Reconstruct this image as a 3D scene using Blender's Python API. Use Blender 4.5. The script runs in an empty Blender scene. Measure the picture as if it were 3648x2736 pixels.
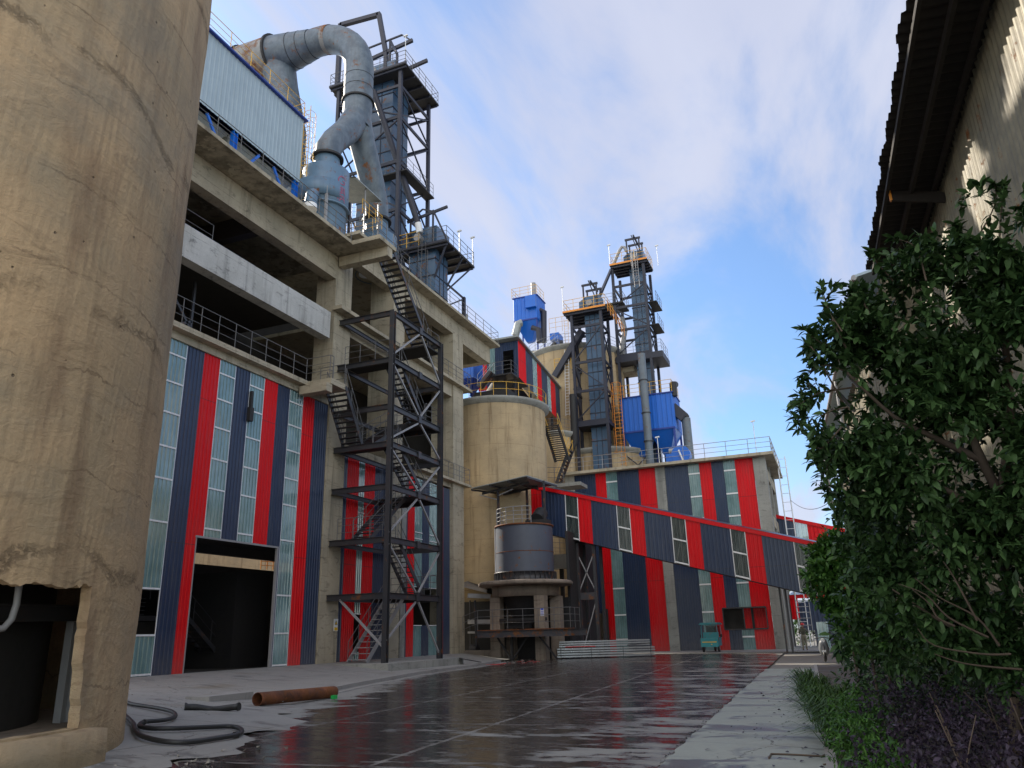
import bpy, math, random
import numpy as np
from mathutils import Vector, Matrix
random.seed(7); rng=np.random.default_rng(7)
SC=bpy.context.scene; COL=SC.collection
V=Vector
# ---------------------------------------------------------------- camera
CAMP=V((0,0,1.65)); FPX=2733.0
RX=V((0.9247417,-0.1400063,-0.3539081)); RY=V((0.3797478,0.2774034,0.8825185)); RZ=V((-0.0253829,-0.9504976,0.3096936))
cam_d=bpy.data.cameras.new('camera'); cam=bpy.data.objects.new('camera',cam_d); COL.objects.link(cam)
cam_d.sensor_width=36; cam_d.lens=36*FPX/3648; cam_d.clip_start=0.1; cam_d.clip_end=3000
M=Matrix(((RX[0],-RX[1],-RX[2],CAMP.x),(RY[0],-RY[1],-RY[2],CAMP.y),(RZ[0],-RZ[1],-RZ[2],CAMP.z),(0,0,0,1)))
cam.matrix_world=M; SC.camera=cam
# survey helper: a photo pixel seen against a plane of the real place (X=, Y=, Z= const) or at a depth D
CR=dict(A=(600,0,2.0109),B=(1100,0,2.765),C=(500,300,1.6588),D=(1050,450,2.2116),E=(1100,1050,2.37),F=(1100,1700,2.2117),G=(450,1150,1.276),H=(0,1900,1.7015),I=(1600,950,2.3694),J=(1950,830,3.318),K=(1600,1550,1.9517),L=(1900,1550,1.9518),M=(2700,0,1.2764),N=(2750,600,1.843),O=(2600,1600,1.4599),Q=(2400,2050,3.16),S=(1000,2250,1.2289),T=(3000,1900,2.7654),U=(0,0,1.276),W=(0,1200,1.08),Y=(1200,850,3.0167),Z=(1600,2000,3.16),R=(2650,1500,1.8444),s=(0,0,1))
def at(c,x,y,ax,val):
    a=CR[c]; u=a[0]+x/a[2]; v=a[1]+y/a[2]
    q=V((u-1824,v-1368,FPX)); d=V((RX.dot(q),RY.dot(q),RZ.dot(q)))
    if ax=='D': return CAMP+d*(val/FPX)
    i='XYZ'.index(ax); return CAMP+d*((val-CAMP[i])/d[i])
# ---------------------------------------------------------------- light
SUN_EL=31.5; SUN_AZ=-66.0      # azimuth from +Y towards +X
w=bpy.data.worlds.new("World"); SC.world=w; w.use_nodes=True
nt=w.node_tree; nt.nodes.clear()
def wn(t,**k):
    n=nt.nodes.new(t)
    for a,b in k.items(): setattr(n,a,b)
    return n
out=wn('ShaderNodeOutputWorld'); bg=wn('ShaderNodeBackground'); sky=wn('ShaderNodeTexSky',sky_type='NISHITA')
sky.sun_disc=False; sky.sun_elevation=math.radians(SUN_EL); sky.sun_rotation=math.radians(SUN_AZ); sky.air_density=1.0; sky.dust_density=0.6; sky.ozone_density=2.5
bg.inputs['Strength'].default_value=0.13
tc=wn('ShaderNodeTexCoord'); sep=wn('ShaderNodeSeparateXYZ'); nt.links.new(tc.outputs['Generated'],sep.inputs[0])
def wm(op,a,b=None,clamp=False):
    n=wn('ShaderNodeMath',operation=op,use_clamp=clamp)
    for i,x in enumerate((a,b)):
        if x is None: continue
        if isinstance(x,(int,float)): n.inputs[i].default_value=x
        else: nt.links.new(x,n.inputs[i])
    return n.outputs[0]
zz=wm('ADD',wm('MAXIMUM',sep.outputs[2],0.0),0.12)
cmb=wn('ShaderNodeCombineXYZ'); nt.links.new(wm('DIVIDE',sep.outputs[0],zz),cmb.inputs[0]); nt.links.new(wm('DIVIDE',sep.outputs[1],zz),cmb.inputs[1])
mp=wn('ShaderNodeMapping'); mp.inputs['Rotation'].default_value=(0,0,math.radians(25)); mp.inputs['Scale'].default_value=(1.75,0.55,1); mp.inputs['Location'].default_value=(2.3,5.1,0)
nt.links.new(cmb.outputs[0],mp.inputs[0])
n1=wn('ShaderNodeTexNoise'); n1.inputs['Scale'].default_value=1.0; n1.inputs['Detail'].default_value=9; n1.inputs['Roughness'].default_value=0.56; n1.inputs['Distortion'].default_value=0.35
nt.links.new(mp.outputs[0],n1.inputs['Vector'])
cr=wn('ShaderNodeValToRGB'); cr.color_ramp.elements[0].position=0.39; cr.color_ramp.elements[1].position=0.56; cr.color_ramp.interpolation='EASE'
nt.links.new(n1.outputs['Fac'],cr.inputs[0])
n2=wn('ShaderNodeTexNoise'); n2.inputs['Scale'].default_value=2.2; n2.inputs['Detail'].default_value=5; nt.links.new(mp.outputs[0],n2.inputs['Vector'])
cc=wn('ShaderNodeMix',data_type='RGBA'); cc.inputs[6].default_value=(2.25,2.4,3.15,1); cc.inputs[7].default_value=(3.3,3.42,3.95,1)
nt.links.new(n2.outputs['Fac'],cc.inputs[0])
mx=wn('ShaderNodeMix',data_type='RGBA')
hzn=wn('ShaderNodeMapRange',interpolation_type='SMOOTHSTEP'); hzn.inputs['From Min'].default_value=0.34; hzn.inputs['From Max'].default_value=0.0; hzn.inputs['To Min'].default_value=0.0; hzn.inputs['To Max'].default_value=0.55; nt.links.new(sep.outputs[2],hzn.inputs[0])
nt.links.new(wm('MAXIMUM',wm('ADD',wm('MULTIPLY',cr.outputs[0],0.80),0.10),hzn.outputs[0]),mx.inputs[0]); sv=wn('ShaderNodeVectorMath',operation='MULTIPLY'); sv.inputs[1].default_value=(0.64,0.80,0.93); nt.links.new(sky.outputs[0],sv.inputs[0]); nt.links.new(sv.outputs[0],mx.inputs[6]); nt.links.new(cc.outputs[2],mx.inputs[7])
# added fill: unseen sky behind the viewer brightened and warmed to lift shade
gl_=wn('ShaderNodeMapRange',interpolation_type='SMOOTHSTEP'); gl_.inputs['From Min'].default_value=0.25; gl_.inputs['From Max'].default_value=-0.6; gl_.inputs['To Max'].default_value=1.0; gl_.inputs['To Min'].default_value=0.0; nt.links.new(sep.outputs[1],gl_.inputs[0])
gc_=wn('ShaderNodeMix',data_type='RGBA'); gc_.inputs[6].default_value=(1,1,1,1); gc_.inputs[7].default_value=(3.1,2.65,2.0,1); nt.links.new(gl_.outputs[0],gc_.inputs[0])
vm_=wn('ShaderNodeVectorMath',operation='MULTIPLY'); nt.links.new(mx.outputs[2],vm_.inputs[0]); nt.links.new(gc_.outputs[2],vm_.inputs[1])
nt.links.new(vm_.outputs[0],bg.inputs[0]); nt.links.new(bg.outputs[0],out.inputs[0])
sd=V((math.sin(math.radians(SUN_AZ))*math.cos(math.radians(SUN_EL)),math.cos(math.radians(SUN_AZ))*math.cos(math.radians(SUN_EL)),math.sin(math.radians(SUN_EL))))
sl=bpy.data.lights.new('sun','SUN'); sl.energy=4.2; sl.angle=math.radians(0.5); sl.color=(1,0.9,0.76)
so=bpy.data.objects.new('sun',sl); COL.objects.link(so); so.rotation_euler=sd.to_track_quat('Z','Y').to_euler()
SC.view_settings.view_transform='Standard'; SC.view_settings.look='None'; SC.view_settings.gamma=1; SC.view_settings.use_curve_mapping=False
SC.view_settings.exposure=0.92
SC.render.engine='CYCLES'
# ---------------------------------------------------------------- materials
class NT:
    def __init__(s,name):
        s.m=bpy.data.materials.new(name); s.m.use_nodes=True; s.t=s.m.node_tree; s.t.nodes.clear()
        s.out=s.n('ShaderNodeOutputMaterial'); s.b=s.n('ShaderNodeBsdfPrincipled'); s.l(s.b.outputs[0],s.out.inputs[0])
        s.pos=s.n('ShaderNodeNewGeometry').outputs['Position']
    def n(s,t,**k):
        x=s.t.nodes.new(t)
        for a,b in k.items(): setattr(x,a,b)
        return x
    def l(s,a,b): s.t.links.new(a,b)
    def put(s,inp,x):
        if isinstance(x,(int,float)): inp.default_value=x
        elif isinstance(x,(tuple,list)): inp.default_value=tuple(x)+((1,) if len(x)==3 and inp.type=='RGBA' else ())
        else: s.l(x,inp)
    def map(s,sc=(1,1,1),rot=(0,0,0),loc=(0,0,0),src=None):
        m=s.n('ShaderNodeMapping'); m.inputs['Scale'].default_value=sc; m.inputs['Rotation'].default_value=rot; m.inputs['Location'].default_value=loc
        s.l(src or s.pos,m.inputs[0]); return m.outputs[0]
    def noise(s,scale,detail=4,rough=.55,vec=None,dist=0.0):
        x=s.n('ShaderNodeTexNoise'); x.inputs['Scale'].default_value=scale; x.inputs['Detail'].default_value=detail; x.inputs['Roughness'].default_value=rough; x.inputs['Distortion'].default_value=dist
        s.l(vec or s.pos,x.inputs['Vector']); return x.outputs['Fac']
    def ramp(s,f,a,b,ca=(0,0,0),cb=(1,1,1)):
        x=s.n('ShaderNodeValToRGB'); e=x.color_ramp.elements; e[0].position=a; e[1].position=b; e[0].color=tuple(ca)+(1,); e[1].color=tuple(cb)+(1,)
        s.l(f,x.inputs[0]); return x.outputs[0]
    def mix(s,f,a,b,mode='MIX'):
        x=s.n('ShaderNodeMix',data_type='RGBA',blend_type=mode); s.put(x.inputs[0],f); s.put(x.inputs[6],a); s.put(x.inputs[7],b); return x.outputs[2]
    def math(s,op,a,b=0.0,c=None):
        x=s.n('ShaderNodeMath',operation=op); s.put(x.inputs[0],a); s.put(x.inputs[1],b)
        if c is not None: s.put(x.inputs[2],c)
        return x.outputs[0]
    def bump(s,h,st=.3,d=.02):
        x=s.n('ShaderNodeBump'); x.inputs['Strength'].default_value=st; x.inputs['Distance'].default_value=d; s.l(h,x.inputs['Height']); s.l(x.outputs[0],s.b.inputs['Normal'])
    def z(s):
        x=s.n('ShaderNodeSeparateXYZ'); s.l(s.pos,x.inputs[0]); return x.outputs[2]
def concrete(name,c1,c2,stain=(.08,.075,.065),amt=.6,lift=1.25,rough=.9,streak=.5,bump=.5,holes=True,crag=0):
    s=NT(name)
    big=s.ramp(s.noise(.45,5,.6),.35,.65)
    col=s.mix(big,c1,c2)
    v=s.noise(1.0,5,.65,s.map((2.2,2.2,.16)))
    col=s.mix(s.math('MULTIPLY',s.ramp(v,.52,.74),streak),col,stain)
    w2=s.noise(1.7,7,.7,s.map((.7,.7,1.8)),.6)
    col=s.mix(s.math('MULTIPLY',s.ramp(w2,.56,.72),amt),col,stain)
    z=s.math('ADD',s.z(),s.math('MULTIPLY',s.noise(.8,5,.65),.12 if not crag else .75))
    fr=s.math('FRACT',s.math('DIVIDE',z,lift)); line=s.math('LESS_THAN',fr,.022)
    col=s.mix(s.math('MULTIPLY',line,s.math('MULTIPLY',s.ramp(s.noise(1.3,3),.4,.6),.6)),col,stain)
    f=s.noise(14,6,.7); col=s.mix(.35,col,s.mix(1.0,col,s.ramp(f,.2,.8,(.45,.45,.45),(1,1,1)),'MULTIPLY'))
    h=s.math('ADD',s.math('MULTIPLY',f,.35),s.math('MULTIPLY',w2,.9))
    h=s.math('SUBTRACT',h,s.math('MULTIPLY',line,.4))
    if crag:
        cz=s.math('PINGPONG',s.math('ADD',s.z(),s.math('MULTIPLY',s.noise(.35,5,.6),2.2)),1.9)
        band=s.ramp(cz,.0,.17,(1,1,1),(0,0,0)); rk=s.noise(5.5,9,.8,s.map((1,1,1.6)),.8)
        ck=s.math('MULTIPLY',s.math('MULTIPLY',band,s.ramp(s.noise(.5,3),.45,.6)),s.ramp(rk,.46,.56))
        col=s.mix(s.math('MULTIPLY',ck,.24),col,(.075,.06,.05)); h=s.math('SUBTRACT',h,s.math('MULTIPLY',ck,.9))
        br_=s.ramp(s.noise(.9,4,.6,s.map((1.5,1.5,.35),loc=(9,2,4))),.52,.68); col=s.mix(s.math('MULTIPLY',br_,.55),col,(.20,.125,.08))
        gb_=s.ramp(s.noise(.30,6,.65,s.map((1,1,1.5),loc=(3,8,1))),.48,.66); col=s.mix(s.math('MULTIPLY',gb_,.55),col,(.27,.245,.19))
        ft=s.n('ShaderNodeMapRange'); ft.inputs['From Min'].default_value=1.1; ft.inputs['From Max'].default_value=.0; s.l(s.math('ADD',s.z(),s.math('MULTIPLY',s.noise(1.6,5,.7),.9)),ft.inputs[0]); col=s.mix(s.math('MULTIPLY',ft.outputs[0],.8),col,(.10,.095,.065))
    if holes:
        vo=s.n('ShaderNodeTexVoronoi'); vo.inputs['Scale'].default_value=2.3; s.l(s.pos,vo.inputs['Vector'])
        pit=s.ramp(vo.outputs['Distance'],.03,.06,(1,1,1),(0,0,0)); col=s.mix(s.math('MULTIPLY',pit,.6),col,(.05,.045,.04))
        h=s.math('SUBTRACT',h,pit)
    s.l(col,s.b.inputs['Base Color']); s.b.inputs['Roughness'].default_value=rough; s.b.inputs['Specular IOR Level'].default_value=.25
    s.bump(h,bump,.05); return s.m
def paint(name,c,c2=None,rough=.45,metal=0.0,rust=0.0,spec=.5,dirt=.3,coat=0.0,rscale=1.6,lap=0):
    s=NT(name); c2=c2 or tuple(x*.65 for x in c)
    col=s.mix(s.math('MULTIPLY',s.ramp(s.noise(1.3,5,.65),.4,.7),dirt*1.6),c,c2)
    st=s.ramp(s.noise(3.0,4,.6,s.map((2,2,.12))),.5,.75); col=s.mix(s.math('MULTIPLY',st,dirt),col,tuple(x*.5+.02 for x in c))
    if lap:
        lz=s.math('FRACT',s.math('DIVIDE',s.math('ADD',s.z(),lap*.12),lap)); col=s.mix(s.math('MULTIPLY',s.math('LESS_THAN',lz,.006),.55),col,(.03,.03,.035))
        dn=s.ramp(s.noise(2.2,6,.7,s.map((1.6,1.6,.22),loc=(4,1,9))),.50,.78); col=s.mix(s.math('MULTIPLY',dn,.14),col,(.22,.20,.18))
        lo=s.n('ShaderNodeMapRange'); lo.inputs['From Min'].default_value=2.2; lo.inputs['From Max'].default_value=.2; s.l(s.z(),lo.inputs[0])
        col=s.mix(s.math('MULTIPLY',s.math('MULTIPLY',lo.outputs[0],s.noise(3,5,.7)),.6),col,(.20,.185,.165))
    if rust:
        r=s.ramp(s.noise(rscale,8,.75),.60-.18*rust,.66-.12*rust)
        col=s.mix(r,col,s.mix(s.noise(9,4),(.10,.035,.014),(.26,.11,.04)))
        s.l(s.math('ADD',s.math('MULTIPLY',r,.4),rough),s.b.inputs['Roughness'])
    else: s.l(s.math('ADD',s.math('MULTIPLY',s.noise(6,3),.2),rough-.1),s.b.inputs['Roughness'])
    s.l(col,s.b.inputs['Base Color']); s.b.inputs['Metallic'].default_value=metal; s.b.inputs['Specular IOR Level'].default_value=spec; s.b.inputs['Coat Weight'].default_value=coat; s.b.inputs['Coat Roughness'].default_value=.12
    s.bump(s.noise(2.0,4),.12,.02); return s.m
MT={}
MT['conc']=concrete('frame_concrete',(.50,.44,.33),(.37,.33,.25),(.11,.10,.075),.8,.95,streak=.75)
MT['concw']=concrete('pale_beam_concrete',(.60,.60,.58),(.46,.46,.44),(.07,.07,.068),.7)
MT['silo_near']=concrete('old_silo_concrete',(.62,.435,.255),(.47,.355,.22),(.22,.15,.09),.55,1.45,streak=.6,bump=.8,crag=1)
MT['silo_far']=concrete('tan_silo_concrete',(.55,.42,.255),(.42,.33,.21),(.17,.11,.06),.35,1.2,streak=.85,bump=.35)
MT['greyc']=concrete('grey_column_concrete',(.38,.38,.35),(.27,.27,.25),(.09,.09,.085),.7)
MT['dustc']=concrete('dusty_brown_concrete',(.34,.285,.23),(.24,.20,.165),(.08,.065,.05),.5)
MT['steel']=paint('dark_grey_steel',(.030,.032,.040),(.055,.050,.048),.45,.0,.10,.5,.4)
MT['steelr']=paint('rusty_dark_steel',(.055,.055,.065),None,.5,0,.45)
MT['tsteel']=paint('navy_tower_steel',(.018,.021,.038),(.03,.03,.04),.5,0,.0)
MT['lsteel']=paint('light_grey_steel',(.30,.30,.31),(.2,.2,.2),.45)
MT['rail']=paint('grey_handrail_paint',(.13,.13,.135),(.08,.08,.08),.5)
MT['galv']=paint('galvanised_steel',(.42,.44,.47),(.28,.3,.33),.35,.75,0,.5,.35)
MT['white']=paint('white_paint',(.78,.8,.82),(.6,.6,.6),.4)
MT['yellow']=paint('yellow_handrail_paint',(.72,.42,.05),(.5,.28,.05),.5)
MT['orange']=paint('orange_ladder_paint',(.75,.28,.03),(.5,.2,.04),.5)
MT['red']=paint('red_sheet_paint',(.66,.003,.009),(.54,.003,.007),.38,0,0,.22,.18,.0,lap=6.2)
MT['navy']=paint('navy_sheet_paint',(.019,.037,.088),(.014,.027,.064),.34,0,0,.4,.3,.1,lap=6.2)
MT['blue']=paint('bright_blue_paint',(.001,.12,.56),(.001,.09,.45),.4,0,0,.5,.2,.15)
MT['blued']=paint('deep_blue_paint',(.008,.04,.28),(.008,.03,.2),.45)
MT['casing']=paint('slate_blue_casing',(.055,.115,.20),(.035,.075,.14),.38,0,.10,.5,.5,.2)
MT['cyclone']=paint('grey_blue_vessel_paint',(.11,.19,.28),(.08,.14,.21),.4,0,.12,.5,.4)
MT['duct']=paint('galvanised_duct',(.13,.165,.20),(.075,.10,.13),.45,.1,.14,.5,.8,0,.8)
MT['ductr']=paint('rusted_duct',(.26,.27,.27),(.17,.17,.17),.5,.1,.75,.5,.5,0,.7)
MT['pipeg']=paint('blue_grey_pipe_paint',(.13,.16,.19),(.09,.11,.13),.45,0,.1,.5,.5)
MT['rust']=paint('rusty_pipe_steel',(.24,.085,.035),(.07,.03,.02),.75,0,.5,.3,.9)
MT['rubber']=paint('black_rubber',(.018,.018,.019),(.03,.03,.03),.5)
MT['dark']=paint('dark_sooty_steel_and_shade',(.022,.022,.024),(.03,.028,.026),.7)  # also colours the added shade screen and the core in the silo hole
MT['darkc']=paint('shade_dark_interior_concrete',(.07,.065,.06),(.045,.042,.04),.9,0,0,.2)  # interior concrete coloured dark to stand in for deep indoor shade
MT['tank']=paint('slate_tank_paint',(.085,.10,.135),(.065,.075,.10),.5,0,.05)
MT['boxw']=paint('pale_blue_sheet',(.36,.45,.51),(.29,.37,.43),.6,.0,0,.3,.35)
MT['hopperg']=paint('dull_hopper_sheet',(.30,.33,.33),(.2,.22,.22),.5,.3,0,.5,.5)
MT['wallr']=paint('weathered_beige_sheet',(.24,.215,.15),(.12,.11,.085),.55,.1,.05,.4,.6)
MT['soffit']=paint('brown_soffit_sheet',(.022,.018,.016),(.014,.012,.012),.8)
MT['teal']=paint('teal_vehicle_paint',(.02,.30,.34),(.015,.2,.24),.35,0,.1,.5,.3,.3)
MT['skin']=paint('skin',(.35,.2,.13),None,.6,dirt=.05)
MT['hardhat']=paint('red_plastic',(.7,.02,.02),None,.3,dirt=.05)
MT['camo']=paint('camouflage_cloth',(.10,.10,.075),(.28,.27,.2),.9,dirt=.6)
MT['khaki']=paint('khaki_cloth',(.30,.27,.20),(.2,.18,.14),.9)
MT['scoot']=paint('silver_scooter_plastic',(.16,.17,.18),None,.35)
MT['signw']=paint('sign_white',(.75,.75,.73),None,.5,dirt=.1)
MT['signy']=paint('sign_yellow',(.8,.5,.02),None,.5,dirt=.05)
MT['signk']=paint('sign_black',(.02,.02,.02),None,.5,dirt=.05)
MT['signb']=paint('sign_blue',(.08,.12,.6),None,.5,dirt=.05)
MT['green']=paint('green_plastic',(.02,.5,.1),None,.4)
MT['graff']=paint('faded_red_lettering',(.35,.09,.16),None,.6,dirt=.05)
MT['bark']=paint('grey_bark',(.11,.08,.06),(.05,.04,.03),.9)
MT['rubble']=paint('rubble',(.3,.28,.25),(.12,.11,.1),.95)
def glassy():
    s=NT('translucent_sheet')
    col=s.mix(s.ramp(s.noise(1.2,5,.6,s.map((1,1,.5))),.35,.7),(.14,.27,.28),(.29,.46,.48))
    st=s.ramp(s.noise(5,4,.6,s.map((2,2,.1))),.5,.8); col=s.mix(s.math('MULTIPLY',st,.5),col,(.12,.2,.2))
    s.l(col,s.b.inputs['Base Color']); s.b.inputs['Roughness'].default_value=.16; s.b.inputs['Specular IOR Level'].default_value=.9; s.b.inputs['Coat Weight'].default_value=.8; s.b.inputs['Coat Roughness'].default_value=.08; s.b.inputs['Coat IOR'].default_value=1.7
    s.b.inputs['Alpha'].default_value=.80
    s.bump(s.noise(2.5,4,.6,s.map((1,1,.3))),.25,.03); return s.m
MT['glass']=glassy()
def glassd():
    s=NT('dark_translucent_sheet'); st=s.ramp(s.noise(4,4,.6,s.map((2,2,.2))),.4,.8)
    s.l(s.mix(st,(.035,.05,.05),(.12,.16,.15)),s.b.inputs['Base Color']); s.b.inputs['Roughness'].default_value=.25; s.b.inputs['Alpha'].default_value=.7; s.b.inputs['Coat Weight'].default_value=.4; s.b.inputs['Coat Roughness'].default_value=.15; return s.m
MT['glassd']=glassd()
def clearglass():
    s=NT('dark_window_glass'); s.b.inputs['Base Color'].default_value=(.02,.025,.03,1); s.b.inputs['Roughness'].default_value=.05; s.b.inputs['Alpha'].default_value=.45; return s.m
MT['win']=clearglass()
def road():
    s=NT('wet_concrete_road')
    # streaky puddles; the wet film is darker and glossy
    wn_=s.noise(1.0,7,.62,s.map((.42,.85,1)),.4)
    fine=s.noise(2.6,6,.7,s.map((.6,1.5,1)),.3)
    xyz=s.n('ShaderNodeSeparateXYZ'); s.l(s.map((1,1,1),(0,0,math.radians(-1.8))),xyz.inputs[0])
    x,y=xyz.outputs[0],xyz.outputs[1]
    # drier towards the two edges of the carriageway
    edge=s.n('ShaderNodeMapRange'); edge.inputs['From Min'].default_value=-9.0; edge.inputs['From Max'].default_value=-2.2; edge.inputs['To Min'].default_value=.0; edge.inputs['To Max'].default_value=.095; s.l(x,edge.inputs[0])
    edge2=s.n('ShaderNodeMapRange'); edge2.inputs['From Min'].default_value=-7.8; edge2.inputs['From Max'].default_value=-9.6; edge2.inputs['To Min'].default_value=0; edge2.inputs['To Max'].default_value=.22; s.l(s.math('ADD',x,s.math('MULTIPLY',s.math('SUBTRACT',y,9.0),.33)),edge2.inputs[0])
    xj=s.n('ShaderNodeSeparateXYZ'); s.l(s.map((1,1,1),(0,0,math.radians(-3.3))),xj.inputs[0])
    f=s.math('ADD',s.math('ADD',s.math('MULTIPLY',wn_,.6),s.math('MULTIPLY',fine,.4)),s.math('ADD',edge.outputs[0],edge2.outputs[0]))
    dry=s.ramp(f,.585,.655)
    br=s.n('ShaderNodeTexBrick'); br.offset=0; br.inputs['Scale'].default_value=1; br.inputs['Mortar Size'].default_value=.05; br.inputs['Mortar Smooth'].default_value=.3; br.inputs['Brick Width'].default_value=5.0; br.inputs['Row Height'].default_value=3.7
    sw=s.n('ShaderNodeCombineXYZ'); s.l(s.math('ADD',xj.outputs[1],-.2),sw.inputs[0]); s.l(s.math('ADD',xj.outputs[0],42.57),sw.inputs[1]); 
    wob=s.math('MULTIPLY',s.noise(1.5,3),.1); sw2=s.n('ShaderNodeVectorMath',operation='ADD'); s.l(sw.outputs[0],sw2.inputs[0]); s.l(wob,sw2.inputs[1]); s.l(sw2.outputs[0],br.inputs['Vector'])
    joint=s.math('MULTIPLY',s.math('MULTIPLY',br.outputs['Fac'],s.math('LESS_THAN',xj.outputs[0],-2.6)),s.ramp(s.noise(2.4,6,.75),.38,.58))
    dc=s.mix(s.noise(.8,5,.6),(.30,.30,.28),(.19,.19,.18)); wc=s.mix(s.noise(1.1,6,.65),(.024,.021,.019),(.065,.057,.050))
    col=s.mix(dry,wc,dc); col=s.mix(s.math('MULTIPLY',joint,.6),col,(.34,.33,.31))
    col=s.mix(.3,col,s.mix(1.0,col,s.ramp(s.noise(16,5,.7),.25,.75,(.5,.5,.5),(1,1,1)),'MULTIPLY'))
    s.l(col,s.b.inputs['Base Color'])
    rg=s.math('ADD',s.math('MULTIPLY',dry,.55),s.math('ADD',s.math('MULTIPLY',s.ramp(fine,.40,.62),.22),.12)); rg=s.math('ADD',rg,s.math('MULTIPLY',joint,.4)); s.l(rg,s.b.inputs['Roughness'])
    s.b.inputs['Specular IOR Level'].default_value=.5
    s.bump(s.math('ADD',s.math('ADD',s.math('MULTIPLY',s.noise(7,4,.6),.5),s.math('MULTIPLY',s.noise(1.6,3,.5,s.map((.5,1.4,1))),.8)),s.math('MULTIPLY',dry,.6)),.16,.02); return s.m
MT['road']=road()
def slab(name,a,b,wet=.5,lim=.56,jw=0,jo=(0,0)):
    s=NT(name); f=s.noise(.8,8,.66,s.map((.8,1.15,1)),.9); m=s.ramp(f,lim,lim+.06)
    col=s.mix(s.noise(.5,6,.65),a,b); col=s.mix(s.math('MULTIPLY',m,wet),col,(.05,.052,.055))
    col=s.mix(s.math('MULTIPLY',s.ramp(s.noise(.35,5,.6,s.map(loc=(7,3,0))),.58,.7),.45),col,(.17,.13,.07))
    col=s.mix(.35,col,s.mix(1.0,col,s.ramp(s.noise(11,6,.75),.25,.75,(.5,.5,.5),(1,1,1)),'MULTIPLY'))
    if jw:
        rr=s.n('ShaderNodeSeparateXYZ'); s.l(s.map((1,1,1),(0,0,math.radians(-1.8)),(jo[0],jo[1],0)),rr.inputs[0]); wb=s.math('MULTIPLY',s.math('SUBTRACT',s.noise(2.2,5,.7),.5),.07)
        for q in rr.outputs[:2]:
            ln=s.math('LESS_THAN',s.math('PINGPONG',s.math('ADD',q,wb),jw/2),.014); col=s.mix(s.math('MULTIPLY',ln,.75),col,(.05,.045,.04))
        ck=s.n('ShaderNodeTexVoronoi',feature='DISTANCE_TO_EDGE'); ck.inputs['Scale'].default_value=.33; wv=s.n('ShaderNodeVectorMath',operation='ADD'); s.l(s.pos,wv.inputs[0]); s.l(s.math('MULTIPLY',s.noise(1.3,6,.7),1.2),wv.inputs[1]); s.l(wv.outputs[0],ck.inputs['Vector'])
        col=s.mix(s.math('MULTIPLY',s.math('LESS_THAN',ck.outputs['Distance'],.004),.6),col,(.05,.045,.04))
    s.l(col,s.b.inputs['Base Color']); s.l(s.math('SUBTRACT',.75,s.math('MULTIPLY',m,.5*wet)),s.b.inputs['Roughness'])
    s.bump(s.noise(9,6,.7),.3,.02); return s.m
MT['pave']=slab('damp_pavement_concrete',(.36,.39,.35),(.26,.285,.265),.8,.53,5.0,(0,1.6))
MT['apron']=slab('grey_apron_concrete',(.34,.335,.315),(.25,.245,.23),.45,.56,4.5,(1.2,0))
MT['kerb']=slab('kerb_concrete',(.36,.35,.33),(.26,.25,.24),.3)
MT['ground']=slab('yard_ground',(.22,.21,.19),(.16,.155,.14),.3)
MT['soil']=slab('planter_soil',(.09,.07,.05),(.05,.04,.03),.4)
def leaf(name,a,b,rough=.45,tr=.12):
    s=NT(name); r=s.n('ShaderNodeNewGeometry').outputs['Random Per Island']
    s.l(s.ramp(r,.0,1.0,a,b),s.b.inputs['Base Color']); s.b.inputs['Roughness'].default_value=rough
    s.b.inputs['Specular IOR Level'].default_value=.22
    t=s.n('ShaderNodeBsdfTranslucent'); s.l(s.ramp(r,0,1,tuple(x*1.3 for x in a),tuple(x*1.5 for x in b)),t.inputs[0])
    m=s.n('ShaderNodeMixShader'); m.inputs[0].default_value=tr; s.l(s.b.outputs[0],m.inputs[1]); s.l(t.outputs[0],m.inputs[2]); s.l(m.outputs[0],s.out.inputs[0]); return s.m
MT['leafd']=leaf('dark_green_leaves',(.009,.028,.009),(.070,.135,.045))
MT['leafb']=leaf('fresh_green_leaves',(.020,.066,.012),(.065,.15,.026))
MT['leafp']=leaf('purple_leaves',(.016,.012,.020),(.050,.036,.058))
MT['grassm']=leaf('grass_blades',(.022,.055,.012),(.06,.12,.025),.5,.12)
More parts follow.
